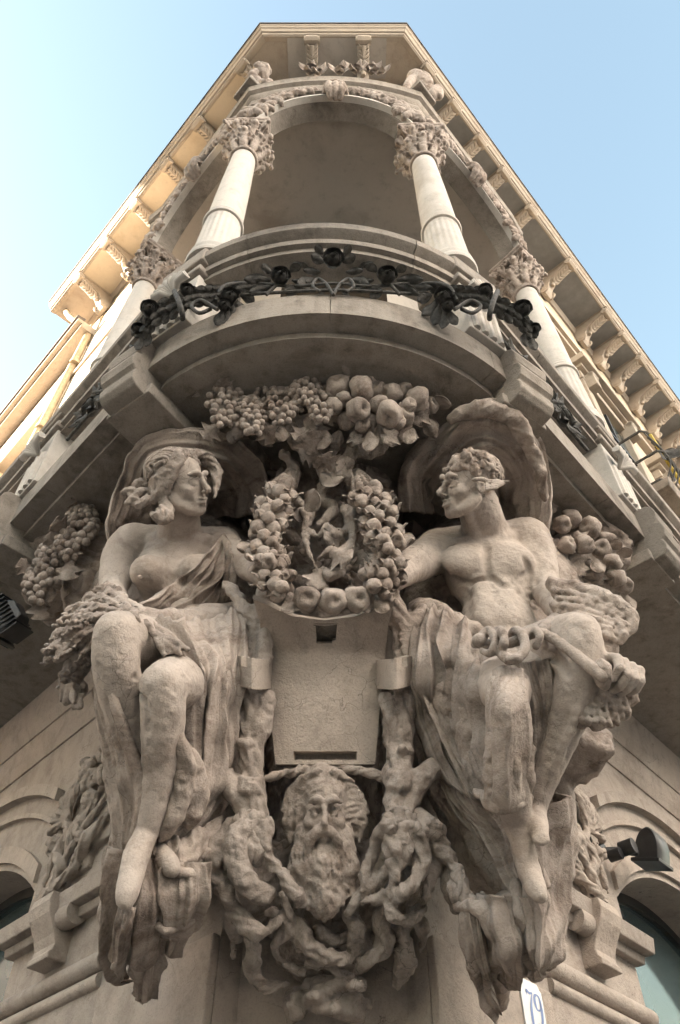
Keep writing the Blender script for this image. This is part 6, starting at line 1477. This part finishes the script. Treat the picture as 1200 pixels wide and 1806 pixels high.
CEN = thing('iron_ornament', 'black iron rose and leaf ornament centred in the bowed parapet', 'ironwork')
for x, y, r in ((588,456,21),(495,487,20),(683,486,20)): iron_rose(CEN, x, y, 1.60 if x == 588 else 1.62, r*.95)
for x, y, a, l, w in ((572,462,155,34,1),(604,462,25,34,1),(566,480,175,40,0),(610,480,5,40,0),(570,448,135,26,1),(606,448,45,26,1),(556,492,200,42,1),(620,492,340,42,1),(545,480,120,26,0),(632,480,60,26,0),
    (478,494,178,60,0),(482,504,196,56,0),(512,480,40,30,1),(515,494,350,36,0),(480,480,150,28,1),(505,508,310,34,1),(700,494,2,60,0),(696,504,344,56,0),(664,480,140,30,1),(660,494,190,36,0),(698,480,30,28,1),(672,508,230,34,1),
    (535,508,188,46,0),(640,508,352,46,0),(575,505,235,30,0),(602,505,305,30,0),(450,506,184,44,0),(728,506,356,44,0),(540,470,165,30,0),(636,470,15,30,0),(588,505,270,26,0)):
    iron_leaf(CEN, x, y, 1.65+.00018*abs(x-588), l, a, w)
for pts in ([(400,506,1.72),(450,500,1.68),(520,505,1.65),(588,500,1.64),(655,505,1.65),(725,500,1.68),(775,506,1.72)],[(430,520,1.70),(500,515,1.66),(588,512,1.64),(676,515,1.66),(748,520,1.70)],
            [(588,520,1.64),(575,500,1.64),(560,492,1.64),(552,505,1.64),(565,515,1.64)],[(588,520,1.64),(601,500,1.64),(616,492,1.64),(624,505,1.64),(611,515,1.64)],
            [(470,520,1.67),(490,500,1.65),(495,490,1.65)],[(705,520,1.67),(688,500,1.65),(683,490,1.65)]): stem(CEN, pts, .009)
for s, lab in ((-1,'black iron garland of laurel leaves and rosebuds tied at the left corner of the parapet'),(1,'black iron garland of laurel leaves and rosebuds tied at the right corner of the parapet')):
    T = thing('iron_garland', lab, 'ironwork', 'iron garlands on the parapet corners')
    X = (lambda x: x) if s < 0 else (lambda x: 1186-x)
    path = [(418,520,1.72),(385,522,1.72),(345,524,1.74),(305,540,1.78),(272,560,1.84),(250,585,1.92)]
    q = spline(path, 5); stem(T, [(X(x),y,d+.02) for x, y, d in path], .03)
    rr = random.Random(6)
    for i, (x, y, d) in enumerate(q):
        tx, ty = (q[min(i+1,len(q)-1)]-q[max(0,i-1)])[:2]; ang = math.degrees(math.atan2(-ty, tx))
        for o in ((-9,) if i % 2 else (0,9)):
            a = ang+rr.uniform(-10,10)+o*1.8
            if s > 0: a = 180-a
            iron_leaf(T, X(x)+o*.2, y+o, d-.045*math.cos(o/10), 27, a, True, .10)
    for x, y, d, r in ((405,522,1.66,17),(418,508,1.70,13),(396,538,1.68,14),(330,512,1.68,14),(264,545,1.76,18),(243,580,1.86,12)): iron_rose(T, X(x), y, d, r)
    for x, y, a, l in ((418,530,300,44),(410,538,280,46),(402,545,265,44),(424,520,340,36),(392,548,250,36),(260,588,270,30),(248,596,255,30)): iron_leaf(T, X(x), y, 1.70 if x > 300 else 1.86, l, a if s < 0 else 180-a, True)
    stem(T, [(X(372),545,1.70),(352,) and (X(352),552,1.69),(X(338),540,1.69),(X(356),530,1.68),(X(384),546,1.68)], .010, 'ribbon'); stem(T, [(X(380),530,1.68),(X(395),505,1.66),(X(430),500,1.68),(X(470),508,1.70)], .010, 'ribbon')
    for x, y, d in ((310,538,1.74),):
        stem(T, [(X(x-2),y-24,d),(X(x+6),y-6,d-.055),(X(x+12),y+16,d-.03),(X(x+12),y+24,d+.02)], .014, 'band')
# roses along the side parapets and on the upper terrace
for s in (-1, 1):
    T = thing('iron_spray', 'black iron roses along the %s flank of the balcony parapet' % ('left' if s < 0 else 'right'), 'ironwork', 'iron sprays on the parapet flanks')
    for a, z, r in ((-.02,5.40,.065),(.22,5.42,.075),(.44,5.40,.06),(.12,5.33,.045),(.34,5.34,.045)):
        p = F(s,a,.02,z,EDGE); n = Nn(s); place('rose', ROSE, T, p, r, (0,0,1), (n[0],n[1],-.4))
        for b in range(5): an = b*1.25+a; u = U(s); place('leaf', ILEAF, T, p, .17, (u[0]*math.cos(an),u[1]*math.cos(an),math.sin(an)), (n[0],n[1],-.2))
    m = MB(); m.tube([F(s,-.2,.0,5.36,EDGE),F(s,.7,.0,5.36,EDGE)],.012,6); m.tube([F(s,-.2,.0,5.55,EDGE),F(s,.7,.0,5.55,EDGE)],.012,6); m.build('stem', M['iron'], T)
T = thing('flower_spray', 'weathered grey roses and leaves standing on the upper cornice below the eaves', 'flowers')
RST = ROSE.copy(); RST.materials.clear(); RST.materials.append(M['carved']); LST = IWIDE.copy(); LST.materials.clear(); LST.materials.append(M['carved'])
for x, y, r in ((600,124,8),(628,122,8),(654,123,9),(548,123,10),(562,127,6),(668,126,6)):
    p = PZ(x, y, 10.12); place('rose', RST, T, p, r*S(p), (1,0,0), (0,-.7,-.7))
    for b in range(4): an = b*1.5+x; place('leaf', LST, T, p, .13, (math.cos(an),-.2,math.sin(an)), (0,-1,-.3))


# ================================================================== fittings on the walls
T = thing('floodlight', 'black floodlight with domed hood on the right wall beside the arched window', 'floodlight')
s = 1; o0 = F(s,.60,.02,3.62); m = MB(); n = Nn(s)
m.tube([F(s,.60,.0,3.63), F(s,.60,.06,3.63)], .045, 14); m.build('mount', M['black'], T, auto=40)
m = MB(); m.tube([F(s,.60,.05,3.63), F(s,.66,.13,3.63), F(s,.76,.17,3.64)], .02, 10); m.tube([F(s,.68,.12,3.645), F(s,.68,.20,3.645)], .04, 12); m.tube([F(s,.62,.07,3.60), F(s,.62,.14,3.60)], .032, 12); m.build('arm', M['black'], T, auto=40)
hc = F(s,.88,.21,3.68); prof = []
for t in np.linspace(0,math.pi,12): prof.append((math.cos(t)*.068, .012+math.sin(t)*.115))
prof += [(-.068,-.05),(.068,-.05)]
tl = math.radians(-18)
def hood(a, scale=1.): return [F(s,.88+a,.21+(x*math.cos(tl)-z*math.sin(tl))*scale,3.66+(x*math.sin(tl)+z*math.cos(tl))*scale) for x, z in prof]
m = MB(); m.rows([hood(-.075,.94),hood(-.068),hood(.068),hood(.075,.94)], True, True); m.build('housing', M['black'], T, auto=35)
m = MB(); m.box(F(s,.88,.21,3.66)+np.array([n[0]*-.018,n[1]*-.018,-.05]),(.088,.082,.010),[frame_at(s)[0],(n[0]*math.cos(tl),n[1]*math.cos(tl),math.sin(tl)),(-n[0]*math.sin(tl),-n[1]*math.sin(tl),math.cos(tl))]); m.build('glass_rim', M['black'], T, bevel=.004)
m = MB()
for a in np.linspace(-.06,.06,6): m.rows([[F(s,.88+a-.003,.21+(x*math.cos(tl)-z*math.sin(tl))*1.03,3.66+(x*math.sin(tl)+z*math.cos(tl))*1.03) for x, z in prof[2:10]],[F(s,.88+a+.003,.21+(x*math.cos(tl)-z*math.sin(tl))*1.03,3.66+(x*math.sin(tl)+z*math.cos(tl))*1.03) for x, z in prof[2:10]]])
m.build('fin', M['black'], T)
m = MB(); c = F(s,.957,.215,3.70); m.box(c,(.002,.020,.030),frame_at(s)); m.build('sticker', M['enamel'], T)

m = MB(); m.tube(spline([F(1,.57,.012,3.66),F(1,.53,.012,3.9),F(1,.47,.012,4.2),F(1,.46,.02,4.5)],5),.007,6); m.build('cable', M['black'], T)
T = thing('floodlight', 'black louvred floodlight hanging under the balcony at the left edge', 'floodlight')
c = P(-2,1105,3.0); ax_ = rot_axes((-.75,.35,-.45),(.2,-.35,.8)); A3 = [ax_[0],ax_[1],ax_[2]]
m = MB(); rows = []
for w, dd in ((.075,0),(.073,-.04),(.06,-.10),(.04,-.14)):
    rows.append([c+ax_[0]*sx*w+ax_[2]*sz*w*1.25+ax_[1]*dd for sx, sz in ((-1,-1),(1,-1),(1,1),(-1,1))])
m.rows(rows, True, True); m.build('housing', M['black'], T, bevel=.008)
m = MB()
for j in range(9): m.box(c+ax_[2]*(-.10+.025*j)+ax_[1]*-.065,(.076,.05,.003),A3)
m.build('fin', M['black'], T)
m = MB(); m.box(c+ax_[1]*.012,(.085,.010,.11),A3); m.build('rim', M['steel'], T, bevel=.005)
m = MB(); m.box(c+ax_[1]*.028,(.07,.004,.095),A3); m.build('lens', M['glass'], T)
m = MB()
for sg in (-1, 1): m.tube([c+ax_[0]*sg*.115, c+ax_[0]*sg*.115+np.array([0,0,.15])], .012, 8)
m.tube([c+ax_[0]*.115+np.array([0,0,.15]), c-ax_[0]*.115+np.array([0,0,.15])], .012, 8); m.tube([c+np.array([0,0,.15]), c+np.array([-.25,.15,.42]), np.array([c[0]-.3,c[1]+.2,4.935])], .015, 8); m.build('yoke', M['steel'], T, auto=50)

T = thing('house_number', 'white enamel house number plate reading 79 in blue, half behind the carved cloth', 'number plate')
ac, zc, oo = -.425, 2.635, .042; hw, hh = .078, .10
out = [(-hw,-hh+.02),(-hw+.02,-hh),(hw-.02,-hh),(hw,-hh+.02),(hw,hh-.025),(hw-.012,hh-.018),(hw-.025,hh),(-hw+.025,hh),(-hw+.012,hh-.018),(-hw,hh-.025)]
m = MB(); m.rows([[F(1,ac+x,oo-.006,zc+y) for x, y in out],[F(1,ac+x,oo,zc+y) for x, y in out]], True, True); m.build('plate', M['enamel'], T)
def digit(strokes, name):
    m = MB()
    for pts in strokes:
        q = spline(pts, 8); rows = []
        for i, (x, y, w) in enumerate(q):
            d = q[min(i+1,len(q)-1)]-q[max(0,i-1)]; l = math.hypot(d[0],d[1])+1e-9; nx, ny = -d[1]/l*w, d[0]/l*w
            rows.append([F(1,ac+x+nx,oo+.0012,zc+y+ny), F(1,ac+x-nx,oo+.0012,zc+y-ny)])
        m.rows(rows)
    return m.build(name, M['blue'], T)
digit([[(-.040,.052,.004),(-.034,.060,.006),(-.018,.054,.005),(.0,.058,.003),(.004,.060,.002)],[(.004,.060,.002),(-.008,.035,.005),(-.018,.005,.008),(-.022,-.03,.009),(-.022,-.062,.007)],[(-.040,.042,.002),(-.040,.056,.002),(-.040,.066,.001)]], 'digit_seven')
digit([[(.036,.060,.003),(.020,.052,.007),(.014,.032,.009),(.020,.010,.007),(.034,.004,.003),(.050,.012,.005),(.056,.034,.008),(.050,.053,.006),(.036,.060,.003)],[(.056,.034,.008),(.057,.005,.009),(.050,-.03,.008),(.036,-.056,.005),(.022,-.060,.003),(.016,-.05,.004)],[(.014,-.046,.006),(.018,-.050,.006)]], 'digit_nine')

# drainpipes, window surrounds and a far balcony on the upper facades
for pts, lab in (([(4.25,.42,13.1),(4.1,.36,12.8),(3.75,.06,12.2),(3.7,.06,6.0)],'ochre drainpipe bent under the end of the left eave'),([(7.2,-.05,12.2),(7.0,-.10,12.0),(6.6,-.22,11.6),(6.55,-.22,6.0)],'ochre drainpipe under the lower eave at the far left')):
    T = thing('drainpipe', lab, 'drainpipe', 'drainpipes on the sunlit left facade'); m = MB(); m.tube([F(-1,a,o,z,UC) for a, o, z in pts], .055, 12); m.build('pipe', M['pipe'], T, auto=50)
    for z in (11.2,9.6,8.0): m = MB(); m.tube([F(-1,pts[-1][0],pts[-1][1],z,UC), F(-1,pts[-1][0],pts[-1][1],z+.06,UC)], .07, 12); m.build('collar', M['pipe'], T, auto=50)
for s, aa in ((-1,(7.6,)),(1,(3.5,5.6,7.8,10))):
    for a in aa:
        o = 0 if not (s < 0 and a > 5.2) else -.3
        W = MB(); W.box(F(s,a,o+.01,8.9,UC),(.45,.02,1.0),frame_at(s)); w = W.build('window', M['glass'], B)
        W = MB(); pr = .3 if s < 0 else 1.
        for dx in (-.53,.53): W.box(F(s,a+dx,o+.04*pr,8.9,UC),(.09,.06*pr,1.12),frame_at(s))
        W.box(F(s,a,o+.04*pr,10.08,UC),(.64,.07*pr,.08),frame_at(s)); W.box(F(s,a,o+.10*pr,10.28,UC),(.74,.15*pr,.06),frame_at(s)); W.box(F(s,a,o+.07*pr,10.19,UC),(.68,.10*pr,.03),frame_at(s)); W.box(F(s,a,o+.08*pr,7.80,UC),(.66,.12*pr,.06),frame_at(s)); W.build('surround', M['eave'], w, bevel=.01)
        W = MB(); W.box(F(s,a,o+.035,8.9,UC),(.03,.02,1.0),frame_at(s)); W.box(F(s,a,o+.035,9.3,UC),(.45,.02,.03),frame_at(s)); W.build('frame', M['frame'], w)
        for dx in (-.5,.5) if s > 0 else ():
            W = MB(); W.box(F(s,a+dx,o+.13,9.95,UC),(.07,.09,.14),frame_at(s)); W.tube([F(s,a+dx-.07,o+.18,10.05,UC),F(s,a+dx+.07,o+.18,10.05,UC)],.055,10); W.build('console', M['eave'], w, bevel=.01)
    for z, h, o1 in ((6.9,.10,.08),(7.1,.05,.05),(10.9,.12,.10),(11.1,.06,.06),(11.9,.05,.05)) if s > 0 else ((6.9,.10,.03),(10.9,.10,.03)):
        W = MB(); W.hexa([F(s,1.16,-.01,z,UC),F(s,4.4 if s < 0 else 13.9,-.01,z,UC),F(s,4.4 if s < 0 else 13.9,o1,z,UC),F(s,1.16,o1,z,UC),F(s,1.16,-.01,z+h,UC),F(s,4.4 if s < 0 else 13.9,-.01,z+h,UC),F(s,4.4 if s < 0 else 13.9,o1,z+h,UC),F(s,1.16,o1,z+h,UC)]); W.build('string_course', M['eave'], B)
T = thing('far_balcony', 'small balcony with bellied wrought iron railing high on the right facade', 'balcony')
m = MB(); m.hexa([F(1,2.9,.0,7.62,UC),F(1,4.3,.0,7.62,UC),F(1,4.3,.42,7.62,UC),F(1,2.9,.42,7.62,UC),F(1,2.9,.0,7.74,UC),F(1,4.3,.0,7.74,UC),F(1,4.3,.45,7.74,UC),F(1,2.9,.45,7.74,UC)]); m.build('slab', M['slab'], T, bevel=.01)
for z, o in ((7.80,.40),(8.20,.50),(8.62,.44)):
    m = MB(); m.tube([F(1,2.95,.05,z,UC),F(1,2.95,o-.04,z,UC),F(1,3.0,o,z,UC),F(1,4.2,o,z,UC),F(1,4.25,o-.04,z,UC),F(1,4.25,.05,z,UC)],.016,6); m.build('rail', M['iron'], T)
for i in range(15):
    a = 3.0+1.2*i/14; m = MB(); m.tube(spline([F(1,a,.40,7.78,UC),F(1,a,.52,8.0,UC),F(1,a,.50,8.25,UC),F(1,a,.42,8.62,UC)],4),.010,5); m.build('baluster', M['iron'], T)
for i in range(8): place('leaf', IWIDE, T, F(1,3.0+.16*i,.50,8.2,UC), .2, (math.cos(i*2),0.2,math.sin(i*2)), (Nn(1)[0],Nn(1)[1],-.2))
T = thing('strap', 'yellow strap hanging down the far right facade below the railing', 'strap'); m = MB(); m.tube([F(1,3.05,.46,8.6,UC),F(1,3.3,.48,7.9,UC),F(1,3.5,.40,7.3,UC)],.018,6); m.build('cable', M['yellow'], T)

# ================================================================== the street around, out of the picture: buildings added to shade and reflect sunlight
def block(label, c, r, ang, wallmat):
    T = thing('added_building', label, 'building', 'unseen buildings added for the light'); ca, sa = math.cos(ang), math.sin(ang); ax = [(ca,sa,0),(-sa,ca,0),(0,0,1)]
    m = MB(); m.box((c[0],c[1],r[2]),r,ax); m.build('wall', M[wallmat], T)
    m = MB(); m.box((c[0],c[1],2*r[2]+.3),(r[0]+.4,r[1]+.4,.3),ax); m.build('roof', M['roof'], T)
    for sgn in (-1, 1):
        for i in range(int(r[0]/1.6)*2+1):
            x = -r[0]+1.6+i*1.6
            if abs(x) > r[0]-.8: continue
            for z in np.arange(5.5, 2*r[2]-2, 3.6):
                w = MB(); w.box((c[0]+ca*x-sa*sgn*r[1],c[1]+sa*x+ca*sgn*r[1],z),(.5,.06,.95),ax); w.build('window', M['frame'], T)
block('tall pale tower added out of view on the left to shade the corner', (-22,2.2,0), (5,2.4,9.3), 0, 'ochre')
block('lower pale building added out of view on the left to shade the lower facade', (-23,17.2,0), (6,12,4.9), 0, 'ochre')
block('pale building added out of view on the left to shade the lower storeys opposite', (-24,-16.5,0), (6,14,9.0), 0, 'ochre')
block('pale building added out of view on the right to bounce sunlight back', (22,3,0), (12,5,8.0), math.atan2(SL[1],1), 'ochre')
block('long pale building added behind the viewer to bounce sunlight onto the corner', (11,-17,0), (17,4,13), math.radians(43), 'ochre')
